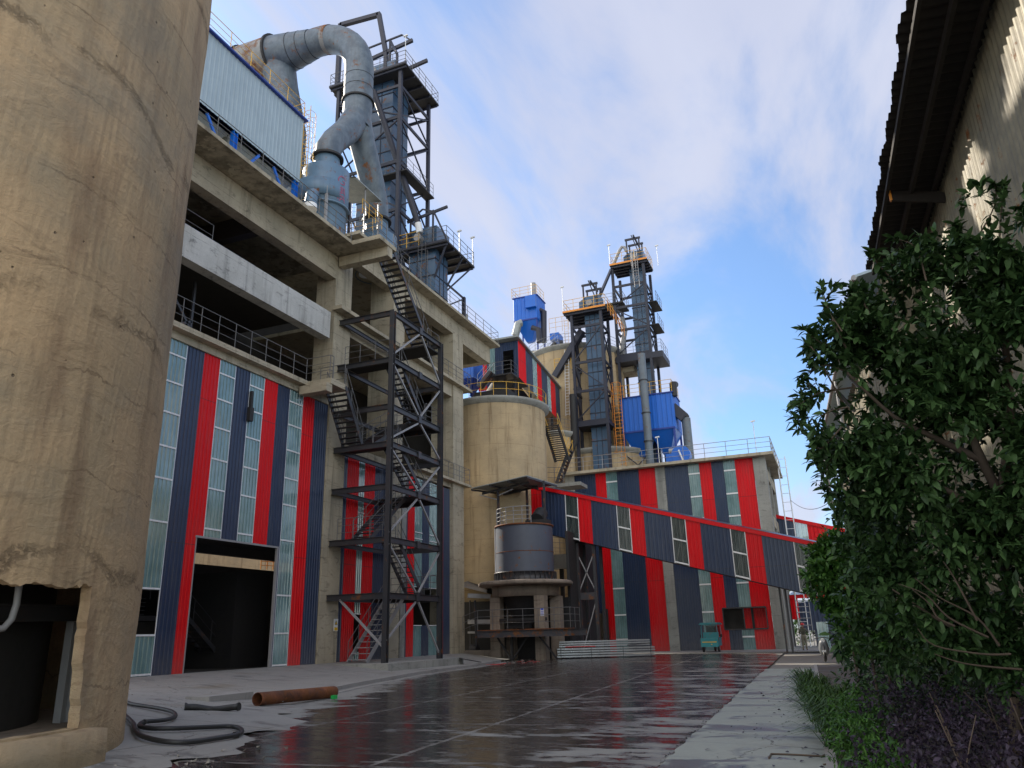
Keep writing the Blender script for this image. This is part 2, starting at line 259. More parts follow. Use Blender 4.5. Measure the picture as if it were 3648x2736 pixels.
# ---------------------------------------------------------------- mesh builder
WL={}
class MB:
    def __init__(s): s.v=[]; s.f=[]; s.sm=[]
    def add(s,vs,fs,smooth=False):
        k=len(s.v); s.v+= [tuple(p) for p in vs]; s.f+=[tuple(k+i for i in f) for f in fs]; s.sm+=[smooth]*len(fs); return s
    def box(s,a,b):
        x0,y0,z0=[min(a[i],b[i]) for i in range(3)]; x1,y1,z1=[max(a[i],b[i]) for i in range(3)]
        return s.add([(x0,y0,z0),(x1,y0,z0),(x1,y1,z0),(x0,y1,z0),(x0,y0,z1),(x1,y0,z1),(x1,y1,z1),(x0,y1,z1)],[(3,2,1,0),(4,5,6,7),(0,1,5,4),(1,2,6,5),(2,3,7,6),(3,0,4,7)])
    def bar(s,a,b,w=.1,h=None,up=(0,0,1)):
        a=V(a);b=V(b);h=h or w; d=(b-a).normalized(); u=V(up)
        if abs(d.dot(u))>.98: u=V((0,1,0))
        x=d.cross(u).normalized(); y=x.cross(d).normalized(); x*=w/2; y*=h/2
        return s.add([a-x-y,a+x-y,a+x+y,a-x+y,b-x-y,b+x-y,b+x+y,b-x+y],[(0,1,2,3),(7,6,5,4),(0,4,5,1),(1,5,6,2),(2,6,7,3),(3,7,4,0)])
    def ibeam(s,a,b,w=.2,h=.3,t=.02,up=(0,0,1)):
        a=V(a);b=V(b); d=(b-a).normalized(); u=V(up)
        if abs(d.dot(u))>.98: u=V((0,1,0))
        x=d.cross(u).normalized(); y=x.cross(d).normalized()
        s.bar(a,b,t,h-2*t,up); s.bar(a+y*(h-t)/2,b+y*(h-t)/2,w,t,up); return s.bar(a-y*(h-t)/2,b-y*(h-t)/2,w,t,up)
    def tube(s,pts,r,n=8,caps=True,smooth=True):
        pts=[V(p) for p in pts]; rs=r if isinstance(r,(list,tuple)) else [r]*len(pts); rings=[]; up=None
        for i,p in enumerate(pts):
            d=((pts[min(i+1,len(pts)-1)]-pts[max(i-1,0)])).normalized()
            if up is None: up=V((0,0,1)) if abs(d.z)<.9 else V((1,0,0))
            x=d.cross(up)
            if x.length<1e-4: x=d.cross(V((0,1,0)))
            x.normalize(); y=x.cross(d).normalized(); up=y
            rings.append([p+(x*math.cos(2*math.pi*k/n)+y*math.sin(2*math.pi*k/n))*rs[i] for k in range(n)])
        vs=[q for r_ in rings for q in r_]; fs=[(i*n+k,i*n+(k+1)%n,(i+1)*n+(k+1)%n,(i+1)*n+k) for i in range(len(pts)-1) for k in range(n)]
        s.add(vs,fs,smooth)
        if caps: s.add(rings[0],[tuple(range(n))]); s.add(rings[-1],[tuple(reversed(range(n)))])
        return s
    def lathe(s,c,prof,n=48,a0=0,a1=2*math.pi,smooth=True):
        full=abs(a1-a0-2*math.pi)<1e-6; m=n if full else n+1; vs=[]
        for r,z in prof:
            for k in range(m):
                t=a0+(a1-a0)*k/n; vs.append((c[0]+r*math.cos(t),c[1]+r*math.sin(t),c[2]+z))
        fs=[(i*m+k,i*m+(k+1)%m,(i+1)*m+(k+1)%m,(i+1)*m+k) for i in range(len(prof)-1) for k in range(n)]
        return s.add(vs,fs,smooth)
    def cyl(s,c,r,z0,z1,n=32,smooth=True): return s.lathe((c[0],c[1],0),[(0.001,z0),(r,z0)],n,smooth=False).lathe((c[0],c[1],0),[(r,z0),(r,z1)],n,smooth=smooth).lathe((c[0],c[1],0),[(r,z1),(0.001,z1)],n,smooth=False)
    def quad(s,a,b,c,d): return s.add([a,b,c,d],[(0,1,2,3)])
    def prism(s,poly,z0,z1):
        n=len(poly); s.add([(x,y,z0) for x,y in poly]+[(x,y,z1) for x,y in poly],[tuple(reversed(range(n))),tuple(range(n,2*n))]+[(i,(i+1)%n,n+(i+1)%n,n+i) for i in range(n)]); return s
    def corr(s,p0,p1,zb0,zt0,zb1=None,zt1=None,nrm=(0,-1),pitch=.2,depth=.03,back=True):
        """trapezoid-ribbed sheet running horizontally from p0 to p1"""
        zb1=zb0 if zb1 is None else zb1; zt1=zt0 if zt1 is None else zt1
        L=math.hypot(p1[0]-p0[0],p1[1]-p0[1]); n=max(1,round(L/pitch)); ts=[];os=[]
        for i in range(n):
            for q,o in ((0,0),(.55,0),(.65,1),(.90,1)): ts.append((i+q)/n); os.append(o)
        ts.append(1.0); os.append(0); vs=[]
        for t,o in zip(ts,os):
            x=p0[0]+(p1[0]-p0[0])*t+nrm[0]*o*depth; y=p0[1]+(p1[1]-p0[1])*t+nrm[1]*o*depth
            vs.append((x,y,zb0+(zb1-zb0)*t)); vs.append((x,y,zt0+(zt1-zt0)*t))
        return s.add(vs,[(2*i,2*i+2,2*i+3,2*i+1) for i in range(len(ts)-1)])
    def rail(s,pts,h=1.1,mid=2,sp=1.5,r=.022,n=5,toe=0,ends=True):
        pts=[V(p) for p in pts]
        for i in range(len(pts)-1):
            a,b=pts[i],pts[i+1]; L=(b-a).length; k=max(1,round(L/sp))
            for j in range(k+1):
                if j==k and i<len(pts)-2: continue
                p=a+(b-a)*(j/k); s.tube([p,p+V((0,0,h))],r,n,False)
            for m in range(mid+1):
                z=V((0,0,h*(1-m/(mid+1)))); s.tube([a+z,b+z],r*(1 if m==0 else .75),n,False)
            if toe: s.bar(a+V((0,0,toe/2)),b+V((0,0,toe/2)),.01,toe)
        return s
    def ladder(s,a,b,w=V((.5,0,0)),r=.022,cage=None,sp=.3):
        a=V(a);b=V(b); w=V(w); s.tube([a,b],r,5,False); s.tube([a+w,b+w],r,5,False); L=(b-a).length
        for i in range(int(L/sp)):
            p=a+(b-a)*((i+.5)*sp/L); s.tube([p,p+w],r*.7,5,False)
        if cage is not None:
            cage=V(cage); k=int(L/.75); rings=[]
            for i in range(k+1):
                if i*.75<2 and L>5: continue
                p=a+(b-a)*min(1,i*.75/L); q=[p,p+cage*.6-w*.12,p+cage+w*.2,p+cage+w*.8,p+w*1.12+cage*.6,p+w]
                s.tube(q,r*.7,4,False); rings.append(q)
            if rings:
                for j in (1,2,3,4): s.tube([rings[0][j],rings[-1][j]],r*.7,4,False)
        return s
    def build(s,name,mat,parent=None,label=None,loc=None):
        me=bpy.data.meshes.new(name); L=V(WL[parent.name]) if parent else V(loc or (0,0,0))
        me.from_pydata([(p[0]-L.x,p[1]-L.y,p[2]-L.z) for p in s.v],[],s.f); me.update()
        if any(s.sm): me.polygons.foreach_set('use_smooth',s.sm)
        me.materials.append(MT[mat] if isinstance(mat,str) else mat)
        o=bpy.data.objects.new(name,me); COL.objects.link(o)
        if parent: o.parent=parent; WL[o.name]=tuple(L)
        else: o.location=L; WL[o.name]=tuple(L)
        if label: o['label']=label
        return o
def thing(name,loc,label,cat,group=None):
    o=bpy.data.objects.new(name,None); COL.objects.link(o); o.location=loc; o.empty_display_size=.3; WL[o.name]=tuple(loc)
    o['label']=label; o['category']=cat
    if group: o['group']=group
    return o
def tag(o,label,cat,group=None):
    o['label']=label; o['category']=cat
    if group: o['group']=group
    return o
def struct(o): o['kind']='structure'; return o
def each(name,mat,parent,fn,lst):
    r=[]
    for a in lst:
        m=MB(); getattr(m,fn)(*a) if isinstance(fn,str) else fn(m,*a); r.append(m.build(name,mat,parent))
    return r
def recalc(o):
    import bmesh
    bm=bmesh.new(); bm.from_mesh(o.data); bmesh.ops.recalc_face_normals(bm,faces=bm.faces); bm.to_mesh(o.data); bm.free(); return o
def stairs(parent,lo,hi,wv,n,mat='steel',rmat='rail',side=(1,1),rise_h=1.0):
    """one flight from lo to hi (near-side stringer), width vector wv"""
    lo=V(lo);hi=V(hi);wv=V(wv); d=hi-lo; run=V((d.x,d.y,0)).normalized()
    f=MB(); f.bar(lo,hi,.04,.24); f.bar(lo+wv,hi+wv,.04,.24); fl=f.build('stair_flight',mat,parent)
    for i in range(n):
        p=lo+d*((i+.5)/n); t=MB(); t.bar(p-run*.02+V((0,0,.02)),p+wv-run*.02+V((0,0,.02)),.26,.035); t.build('tread',mat,fl)
    for k,off in ((0,V((0,0,0))),(1,wv)):
        if side[k]:
            h=MB(); z=V((0,0,rise_h)); a=lo+off; b=hi+off
            h.tube([a+z,b+z],.022,5,False); h.tube([a+z*.5,b+z*.5],.016,5,False)
            m=max(2,round(d.length/1.3))
            for j in range(m+1):
                p=a+(b-a)*(j/m); h.tube([p,p+z],.018,5,False)
            h.build('handrail',rmat,fl)
    return fl
# ================================================================ ground
m=MB(); m.quad((-600,-200,-.06),(600,-200,-.06),(600,1200,-.06),(-600,1200,-.06)); struct(m.build('ground','ground'))
def rx(y): return -2.05-.0313*(y-0)          # right edge of the wet carriageway
m=MB(); m.add([(-22,-6,0),(rx(-6),-6,0),(rx(57.8),57.8,0),(-22,57.8,0)],[(0,1,2,3)]); struct(m.build('road','road'))
# broken step between road and the right-hand pavement
m=MB(); ys=[-6+i*.35 for i in range(117)]; vs=[];
for i,y in enumerate(ys):
    j=random.uniform(-.035,.035); vs+=[(rx(y)+j,y,-.02),(rx(y)+j+.02,y,.045),(2.9-.0313*y,y,.05)]
n=len(ys); m.add(vs,[(3*i+k,3*i+1+k,3*i+4+k,3*i+3+k) for i in range(n-1) for k in (0,1)]); struct(m.build('pavement','pave'))
m=MB()
for i in range(620):
    y=random.uniform(6,33.5); r=random.uniform(.006,.026); x=rx(y)+random.gauss(-.03,.045); c=V((x,y,r*.5)); 
    q=[c+V((random.uniform(-1,1)*r,random.uniform(-1,1)*r,random.uniform(-.4,1)*r)) for _ in range(4)]; m.add(q,[(0,1,2),(0,2,3),(0,3,1),(1,3,2)])
o=m.build('joint_rubble','dark'); o['kind']='stuff'; o['label']='dark crumbs of broken concrete along the road joint'
m=MB(); m.add([(-22,57.8,.05),(8,57.8,.05),(8,75,.05),(-22,75,.05),(-22,57.8,-.01),(8,57.8,-.01)],[(0,1,2,3),(4,5,1,0)]); struct(m.build('forecourt','apron'))
# apron rising to the left building, with kerb
KB=[(-7.6,5.0),(-8.9,9.5),(-10.9,14.5),(-13.0,17.0),(-14.9,19.5),(-16.4,24.7),(-18.2,33.1),(-19.0,41),(-20.2,47.6)]
def kx(y):
    for (a,b),(c,d) in zip(KB,KB[1:]):
        if y<=d: return a+(c-a)*(y-b)/(d-b)
    return KB[-1][0]
def apz(x,y):
    k=kx(y); t=max(0,min(1,(k-x)/8.5)) if y<20 else max(0,min(1,(x-k)/(-24.4-k)))
    e=1 if y>19.5 else min(1,max(0,(k-x)/1.6))
    return (.012+.088*e if x<=k else 0)+.40*(t*t*(3-2*t))
m=MB(); NY=240; NX=30; vs=[]
for i in range(NY+1):
    y=5.0+i*(49.5-5.0)/NY; k=kx(y)+(0 if y>19.3 else .28*math.sin(y*1.9)+.16*math.sin(y*4.3+1)+.08*math.sin(y*9.1))
    for j in range(NX+1):
        t=j/NX; x=k+(-37-k)*t if y<20 else k+(-24.4-k)*t
        if y<20: tt=min(1,(k-x)/8.5)
        else: tt=t
        z=apz(x,y)+.02*math.sin(x*1.3+y*.7)*(tt*(1-tt))*4
        if 33<y<41 and x>-20.8: z=min(z,.10+.1*tt)
        vs.append((x,y,z))
m.add(vs,[(i*(NX+1)+j,i*(NX+1)+j+1,(i+1)*(NX+1)+j+1,(i+1)*(NX+1)+j) for i in range(NY) for j in range(NX)],True)
struct(m.build('apron','apron'))
m=MB()
yy=[19.6+i*.8 for i in range(35)]; vs=[]
for y in yy:
    k=kx(y); vs+=[(k+.06,y,-.02),(k+.05,y,.125),(k-.12,y,.135),(k-.13,y,.02),(k+.62,y,-.02),(k+.60,y,.035),(k+.48,y,.04),(k+.47,y,.005)]
m.add(vs,[(8*i+a,8*i+b,8*(i+1)+b,8*(i+1)+a) for i in range(len(yy)-1) for a,b in ((0,1),(1,2),(2,3),(4,5),(5,6),(6,7))]+[(0,1,2,3)])
tag(struct(m.build('kerb','kerb')),'pale concrete drain kerb running along the foot of the apron','kerb')
# ================================================================ near silo
az=math.radians(-47.3); T=V((math.sin(az),math.cos(az),0))*15.5; R0=5.0; cS=T+V((-math.cos(az),math.sin(az),0))*R0   # tangent point and centre
aim=math.atan2(-cS.y,-cS.x)
def ang(c,x,y):
    # angle on the cylinder hit by a survey ray
    p=at(c,x,y,'D',1.0)-CAMP; dx,dy=p.x,p.y; ox,oy=CAMP.x-cS.x,CAMP.y-cS.y
    a=dx*dx+dy*dy; b=2*(ox*dx+oy*dy); cc_=ox*ox+oy*oy-R0*R0; D=b*b-4*a*cc_
    if D<0: D=0
    t=(-b-math.sqrt(D))/(2*a); q=CAMP+p*t; return math.atan2(q.y-cS.y,q.x-cS.x),q.z
aR1,zT=ang('H',560,330); aR2,zB=ang('H',470,1185); aL,zTL=ang('H',0,300); 
silo=thing('concrete_silo',(cS.x,cS.y,0),'huge near concrete silo with stained tan walls and a rough hole knocked through its foot','silo')
ZH=zT; NT_=200; NZ=150; HH=26
IE=int(NT_*(aR1-aim+1.35)/2.7)
def th(i,z=0):
    e=right_edge(min(z,ZH))
    return aim-1.35+(e-aim+1.35)*i/IE if i<=IE else e+(aim+1.35-e)*(i-IE)/(NT_-IE)
zs=[ZH*i/26 for i in range(27)]+[ZH+(HH-ZH)*i/60 for i in range(1,61)]
def right_edge(z): t=min(1,max(0,(z-zB)/(ZH-zB))); return aR2+(aR1-aR2)*t+.004*math.sin(z*2.1+1)+.0015*math.sin(z*17)
m=MB(); vs=[]
hole=lambda i,k: i<IE and zs[k+1]<=ZH+1e-6 and zs[k]>=zB-.02
for k,z in enumerate(zs):
    for i in range(NT_+1):
        r=R0+.012*math.sin(z*2.1+3*th(i))+.004*random.uniform(-1,1); tj=th(i,z)+(random.uniform(-.004,.004) if z<ZH and abs(i-IE)<2 else 0); vs.append((cS.x+r*math.cos(tj),cS.y+r*math.sin(tj),z+(.035*random.uniform(-1,1)+.03*math.sin(i*.5) if k==26 else 0)))
m.add(vs,[(k*(NT_+1)+i,k*(NT_+1)+i+1,(k+1)*(NT_+1)+i+1,(k+1)*(NT_+1)+i) for k in range(len(zs)-1) for i in range(NT_) if not hole(i,k)],False)
o=m.build('silo_wall','silo_near',silo); md=o.modifiers.new('Solidify','SOLIDIFY'); md.thickness=.16; md.offset=-1
m=MB(); m.lathe((cS.x,cS.y,0),[(R0,0),(R0,HH)],40,aim+1.34,aim+2*math.pi-1.34); m.build('silo_back_wall','silo_near',silo)
m=MB(); m.cyl((cS.x,cS.y),R0-.3,-.02,zB-.05,48); m.build('silo_floor','dustc',silo)
m=MB(); a0=right_edge(zB)+.05; m.lathe((cS.x,cS.y,0),[(R0-.3,zB-.4),(R0-.3,zB),(R0+.28,zB-.02),(R0+.3,zB-.3),(R0+.3,zB-.6)],60,aim-1.3,a0,True); m.build('doorway_sill','silo_near',silo)
m=MB(); m.lathe((cS.x,cS.y,0),[(3.7,0),(3.7,9)],40); m.build('dark_hole_core','dark',silo)  # dark cylinder added inside so the silo hole reads black
# steel inside the hole
fr=thing('steel_frame',(cS.x+3.5,cS.y+2.5,0),'grey steel beam and leaning post inside the dark hole of the near silo','steel frame')
def on_r(c,x,y,r):
    global R0; k=R0; R0=r; a,z=ang(c,x,y); R0=k; return V((cS.x+r*math.cos(a),cS.y+r*math.sin(a),z))
bl=on_r('H',-200,480,4.2); br=on_r('H',500,485,4.2); m=MB(); m.ibeam(bl,br,.16,.24); m.build('beam','steel',fr)
m=MB(); pt=on_r('H',455,515,4.1); pb=on_r('H',360,1195,4.1); m.ibeam(pb,pt,.16,.16); m.build('post','lsteel',fr)
pts=[on_r('H',*q,4.5) for q in ((118,300),(100,430),(70,520),(20,575),(-60,590))]
tag(MB().tube(pts,.045,8).build('bent_pipe','lsteel'),'bent grey pipe hanging into the hole of the near silo','pipe')
# rubble in front of the sill
m=MB()
for i in range(260):
    a=random.uniform(aim-.9,a0+.25); d=R0+.35+abs(random.gauss(0,.8)); r=random.uniform(.015,.07); c=V((cS.x+d*math.cos(a),cS.y+d*math.sin(a),r*.4))
    q=[c+V((random.uniform(-1,1)*r,random.uniform(-1,1)*r,random.uniform(-.4,.9)*r)) for _ in range(6)]; m.add(q,[(0,1,2),(0,2,3),(0,3,4),(0,4,5),(5,1,0),(1,3,2)])
o=m.build('rubble','rubble'); o['kind']='stuff'; o['label']='loose stones and dust along the foot of the near silo'
# ================================================================ left frame building
FX=-24.1
KB_=thing('kiln_building',(FX,34,.5),'long tall concrete frame building with red, navy and glass striped cladding and open upper floors','industrial building')
def C(name,mat,*bx,label=None):
    m=MB()
    for a,b in bx: m.box(a,b)
    return m.build(name,mat,KB_,label)
for a,b in (((-25.4,33.4,.3),(FX,35.0,22.75)),((-25.9,39.85,.3),(FX-.05,41.3,24.5)),((-25.9,48.4,-.05),(FX,50.1,24.5)),((-25.4,17,.3),(FX-.2,18.2,22.75)),((-37,33.4,.3),(-35.8,35,22.7)),((-37,48.4,0),(-35.8,50,24.5))): C('column','conc',(a,b))
C('column','greyc',((-25.9,41.4,.3),(FX-.02,41.95,11.6)))
def Bm(mat,a,b): return C('beam',mat,(a,b))
Bm('conc',(-24.75,18.2,21.3),(FX+.003,33.397,22.72))
Bm('concw',(-24.65,18.2,17.5),(FX+.04,33.0,19.05))
Bm('conc',(-24.6,18,13.75),(FX-.02,33.3,14.1))
Bm('conc',(-24.8,41.3,23.35),(FX+.003,48.39,24.55)); Bm('conc',(-24.8,35.0,23.35),(FX-.06,39.84,24.5)); Bm('conc',(-24.8,50.103,23.1),(FX+.01,55.3,24.55)); Bm('conc',(-36,54.6,23.1),(-24.803,55.3,24.5))
Bm('conc',(-24.9,35.003,18.35),(FX-.1,48.39,19.3)); Bm('conc',(-24.9,35.003,11.6),(FX-.15,48.39,11.95))
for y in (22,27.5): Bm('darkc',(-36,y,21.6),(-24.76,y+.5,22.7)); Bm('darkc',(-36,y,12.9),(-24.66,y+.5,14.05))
C('floor_slab','conc',((-37,17,22.75),(-22.5,34.35,22.95)),label='overhanging roof slab of the near bay')
C('floor_slab','conc',((-22.497,32.5,22.70),(-20.7,34.3,22.95)),label='cantilevered concrete landing at the head of the long stair')
Bm('conc',(-24.0,33.45,22.1),(-20.75,33.95,22.697))
C('floor_slab','conc',((-37,34.353,24.55),(-23.3,55.6,24.75)),label='roof slab of the far bays')
C('floor_slab','conc',((-37,18,14.1),(-23.75,33.38,14.34)),label='gallery floor above the striped cladding')
C('floor_slab','conc',((-23.747,30.9,14.0),(-22.3,32.4,14.3))); Bm('conc',(-24.0,30.6,13.55),(-22.35,31.1,13.995))
C('floor_slab','conc',((-37,35.1,19.3),(-23.7,50.9,19.5))); C('floor_slab','conc',((-37,42.0,11.95),(-23.8,50.8,12.12)))
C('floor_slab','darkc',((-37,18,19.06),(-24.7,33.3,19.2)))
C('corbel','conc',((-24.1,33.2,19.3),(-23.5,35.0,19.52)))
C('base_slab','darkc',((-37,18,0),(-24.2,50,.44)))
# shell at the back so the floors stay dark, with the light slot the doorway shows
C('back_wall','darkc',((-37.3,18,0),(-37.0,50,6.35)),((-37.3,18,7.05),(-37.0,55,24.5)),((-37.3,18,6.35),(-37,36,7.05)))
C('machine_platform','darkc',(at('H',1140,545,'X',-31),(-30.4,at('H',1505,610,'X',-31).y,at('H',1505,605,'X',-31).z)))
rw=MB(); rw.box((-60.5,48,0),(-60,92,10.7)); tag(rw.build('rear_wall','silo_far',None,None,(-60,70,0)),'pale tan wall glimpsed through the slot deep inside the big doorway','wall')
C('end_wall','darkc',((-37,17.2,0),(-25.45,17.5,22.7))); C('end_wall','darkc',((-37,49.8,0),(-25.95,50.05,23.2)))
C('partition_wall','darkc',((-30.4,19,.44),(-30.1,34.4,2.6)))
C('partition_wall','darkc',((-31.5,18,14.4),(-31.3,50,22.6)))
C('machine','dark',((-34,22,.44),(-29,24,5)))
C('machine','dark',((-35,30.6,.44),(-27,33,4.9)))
# interior stair seen through the door
m=MB(); m.bar((-28,31.5,.6),(-28,27.8,3.4),.06,.2); m.bar((-28.9,31.5,.6),(-28.9,27.8,3.4),.06,.2)
for i in range(12): m.box((-28.9,31.4-i*.31,.7+i*.235),(-28,31.15-i*.31,.73+i*.235))
m.rail([(-28,31.5,.7),(-28,27.8,3.5),(-28,22,3.5)],1.0,1); m.build('inner_stair','steel',KB_)
m=MB(); qa=at('H',1580,218,'X',-38); qb=at('H',1690,222,'X',-38); m.rail([qa,qb],.85,2,.8,.04); m.build('railing','orange',KB_)
# bay 1 striped cladding
S1=[(21.2,22.2,'red'),(22.2,23.23,'glass'),(23.23,24.24,'navy'),(24.24,25.2,'red'),(25.2,26.2,'glass'),(26.2,27.2,'navy'),(27.2,28.2,'glass'),(28.2,29.2,'red'),(29.2,30.14,'navy'),(30.14,31.2,'glass'),(31.2,32.2,'red'),(32.2,33.38,'navy')]
DY0,DY1,DZ=24.8,29.97,5.78; NM=dict(glassd=('translucent_panel','dark translucent ribbed strip'),red=('red_panel','red ribbed metal strip'),navy=('navy_panel','navy ribbed metal strip'),glass=('translucent_panel','pale green translucent ribbed strip'))
def panel(par,k,p0,p1,zb0,zt0,zb1=None,zt1=None,nrm=(1,0),pitch=.2,depth=.03):
    m=MB(); m.corr(p0,p1,zb0,zt0,zb1,zt1,nrm,pitch,depth); return m.build(NM[k][0],k,par,NM[k][1])
for a,b,k in [(17.6,18.6,'red'),(18.6,19.6,'navy'),(19.6,21.2,'glass')]+S1:
    x=FX-.12
    if k=='glass':
        z0=.5
        if DY0<(a+b)/2<DY1: z0=DZ
        if a>22 and a<23: panel(KB_,k,(x,a),(x,b),.5,1.95); panel(KB_,k,(x,a),(x,b),3.62,13.74)
        else: panel(KB_,k,(x,a),(x,b),z0,13.74)
        m=MB(); z=z0+.06
        hs=[.56,1.95,3.65,6.2,7.9,9.2,10.6,11.9,13.1]
        for z in hs:
            if z>z0 and not (a>22 and a<23 and 1.96<z<3.6): m.bar((x+.035,a+.02,z),(x+.035,b-.02,z),.02,.07)
        for yy_ in (a,b): m.bar((x+.01,yy_,z0),(x+.01,yy_,13.7),.035,.03) if z0>1 or not(22<a<23) else m.bar((x+.01,yy_,z0),(x+.01,yy_,13.7),.03,.03)
        m.build('glazing_bar','white',KB_)
    else:
        for s0,s1 in ((a,min(b,DY0)),(max(a,DY0),min(b,DY1)),(max(a,DY1),b)):
            if s1-s0>.03: panel(KB_,k,(x,s0),(x,s1),DZ if DY0<=(s0+s1)/2<=DY1 else .5,13.74)
m=MB(); m.box((FX-.14,DY0-.05,DZ),(FX-.05,DY1+.05,DZ+.08)); m.box((FX-.16,DY1-.06,.5),(FX-.05,DY1+.05,DZ)); m.box((FX-.16,DY0-.02,.5),(FX-.07,DY0+.03,DZ)); m.build('door_frame','lsteel',KB_)
m=MB(); m.box((-26.5,DY0-1,DZ+.15),(FX-.3,DY1+1.5,DZ+.3)); m.build('door_lintel','darkc',KB_)
m=MB(); 
for z in (6.5,9.2,11.9): m.bar((FX-.25,18,z),(FX-.25,33.3,z),.06,.12)
for y in (24.2,): m.bar((FX-.3,y,.5),(FX-.3,y,13.7),.12)
m.build('cladding_girt','steel',KB_)
m=MB(); m.bar((FX-.2,22.25,3.6),(FX-.2,23.2,3.6),.04); 
for z in (2.75,2.9,3.05,3.2,3.35): m.bar((FX-1.2,22.2,z),(FX-1.2,23.6,z),.03)
for y in (22.3,22.5,22.75,23.0,23.3): m.bar((FX-1.2,y,2.6),(FX-1.2,y,3.6),.03)
m.bar((FX-1.2,21,2.6),(FX-1.2,25,2.6),.1,.2); m.build('window_grille','dark',KB_)
m=MB(); m.box((FX-.08,27.15,11.35),(FX+.1,27.4,12.0)); m.box((FX-.08,27.22,12.0),(FX+.05,27.34,12.8)); m.build('wall_lamp','dark',KB_)
# bay 2 cladding, set back
for a,b,k,z0,z1 in [(35.1,35.75,'navy',.4,11.5),(35.75,36.9,'red',.4,11.5),(36.9,37.5,'glass',.4,.95),(36.9,37.5,'glass',2.9,11.5),(37.5,38.6,'red',.4,11.5),(38.6,39.84,'navy',.4,11.5),
    (41.96,42.55,'navy',.3,11.5),(42.55,43.42,'red',.3,11.5),(43.42,44.42,'glass',.3,2.3),(43.42,44.42,'glass',4.6,11.5),(44.42,45.4,'navy',.3,2.3),(44.42,45.4,'navy',4.6,11.5),(45.4,46.8,'glass',.3,2.3),(45.4,46.8,'glass',4.6,11.5),(46.8,47.4,'red',.3,11.5),(47.4,48.38,'navy',.3,11.5)]:
    panel(KB_,k,(FX-.3,a),(FX-.3,b),z0,z1)
m=MB()
for z in (2.9,8.4): m.bar((FX-.25,36.9,z),(FX-.25,37.5,z),.03,.06)
for z in (2.3,4.6,7.6,8.0,10.2): m.bar((FX-.25,43.42,z),(FX-.25,44.42,z),.03,.05); m.bar((FX-.25,45.4,z),(FX-.25,46.8,z),.03,.05)
m.build('glazing_bar','white',KB_)
# railings
m=MB(); m.rail([(-22.62,17.5,22.95),(-22.62,32.55,22.95),(-20.8,32.55,22.95),(-20.8,33.35,22.95)],1.15,2,1.45); m.build('railing','rail',KB_,'grey railing on the near roof slab')
m=MB(); m.rail([(-23.85,18.2,14.34),(-23.85,30.9,14.34),(-22.4,30.9,14.34),(-22.4,31.2,14.34)],1.2,2,1.05); m.rail([(-22.45,32.3,14.3),(-24.0,32.3,14.3)],1.2,2,.8); m.build('railing','rail',KB_,'grey railing along the gallery above the cladding')
m=MB(); m.rail([(-23.4,34.5,24.75),(-23.4,55.5,24.75),(-30,55.5,24.75)],1.15,2,1.5); m.build('railing','rail',KB_,'grey railing on the far roof slab')
m=MB(); m.rail([(-23.78,41.9,19.5),(-23.78,50.8,19.5),(-24.05,50.8,19.5)],1.15,2,1.2); m.rail([(-25.6,35.2,19.5),(-25.6,39.7,19.5)],1.15,2,1.2); m.build('railing','rail',KB_)
m=MB(); m.rail([(-23.9,45.5,12.12),(-23.9,50.7,12.12),(-24.9,50.7,12.12)],1.15,2,.9); m.build('railing','rail',KB_)
m=MB(); m.rail([(-24.75,18.2,19.2),(-24.75,24.5,19.2)],1.1,1,2.0); m.build('railing','rail',KB_)
# inner steel frame on the gallery level
for a,b in (((-25.6,22.6,14.34),(-25.6,22.6,17.6)),((-25.6,24.6,14.34),(-25.6,24.6,17.6)),((-25.6,22.6,17.3),(-25.6,24.6,15.2)),((-25.6,22.6,14.5),(-25.6,24.6,15.6))):
    m=MB(); m.bar(a,b,.1,.12); m.build('brace','steel',KB_)
m=MB(); m.box((-30,24,19.25),(-27,30,21.2)); m.build('inner_duct_box','blued',KB_)
C('stub_post','greyc',((-24.6,50.9,24.75),(-24.2,51.3,26.0)))
# dark door opening in bay 2
# ================================================================ filter house on the roof
FH=thing('filter_house',(-30,25,22.95),'pale blue ribbed sheet filter house on blue legs above the near roof slab','filter house')
m=MB(); m.corr((-26,16),(-26,31.95),27.3,31.65,None,None,(1,0),.3,.018); m.build('wall','boxw',FH)
m=MB(); m.corr((-26,31.95),(-34,31.95),27.3,31.65,None,None,(0,1),.3,.035); m.corr((-34,31.95),(-34,16),27.3,31.65,None,None,(-1,0),.3,.035); m.corr((-34,16),(-26,16),27.3,31.65,None,None,(0,-1),.3,.035); m.build('wall','boxw',FH)
m=MB(); m.box((-34.15,15.85,31.65),(-25.8,32.15,31.75)); m.build('roof','blued',FH)
for y0,y1 in ((16,21.4),(21.4,26.6),(26.6,31.9)):
    m=MB(); yc=(y0+y1)/2; m.add([(-26.5,y0,27.3),(-26.5,y1,27.3),(-33.9,y1,27.3),(-33.9,y0,27.3),(-29.2,yc-.3,23.6),(-29.2,yc+.3,23.6),(-30.5,yc+.3,23.6),(-30.5,yc-.3,23.6)],[(0,1,5,4),(1,2,6,5),(2,3,7,6),(3,0,4,7),(4,5,6,7)]); m.build('dust_hopper','hopperg',FH)
for y in (21.4,26.6,31.7):
    for x in (-26.12,-33.6):
        m=MB(); m.ibeam((x,y,22.95),(x,y,27.3),.25,.3,.03,(0,1,0)); m.build('leg','blue',FH)
for y0,y1 in ((21.4,26.6),(26.6,31.7),(16.5,21.4)):
    yc=(y0+y1)/2
    for a,b in (((-26.1,y0+.1,24.6),(-26.1,yc-.6,27.1)),((-26.1,y1-.1,24.6),(-26.1,yc+.6,27.1))):
        m=MB(); m.bar(a,b,.1,.14); m.build('brace','blue',FH)
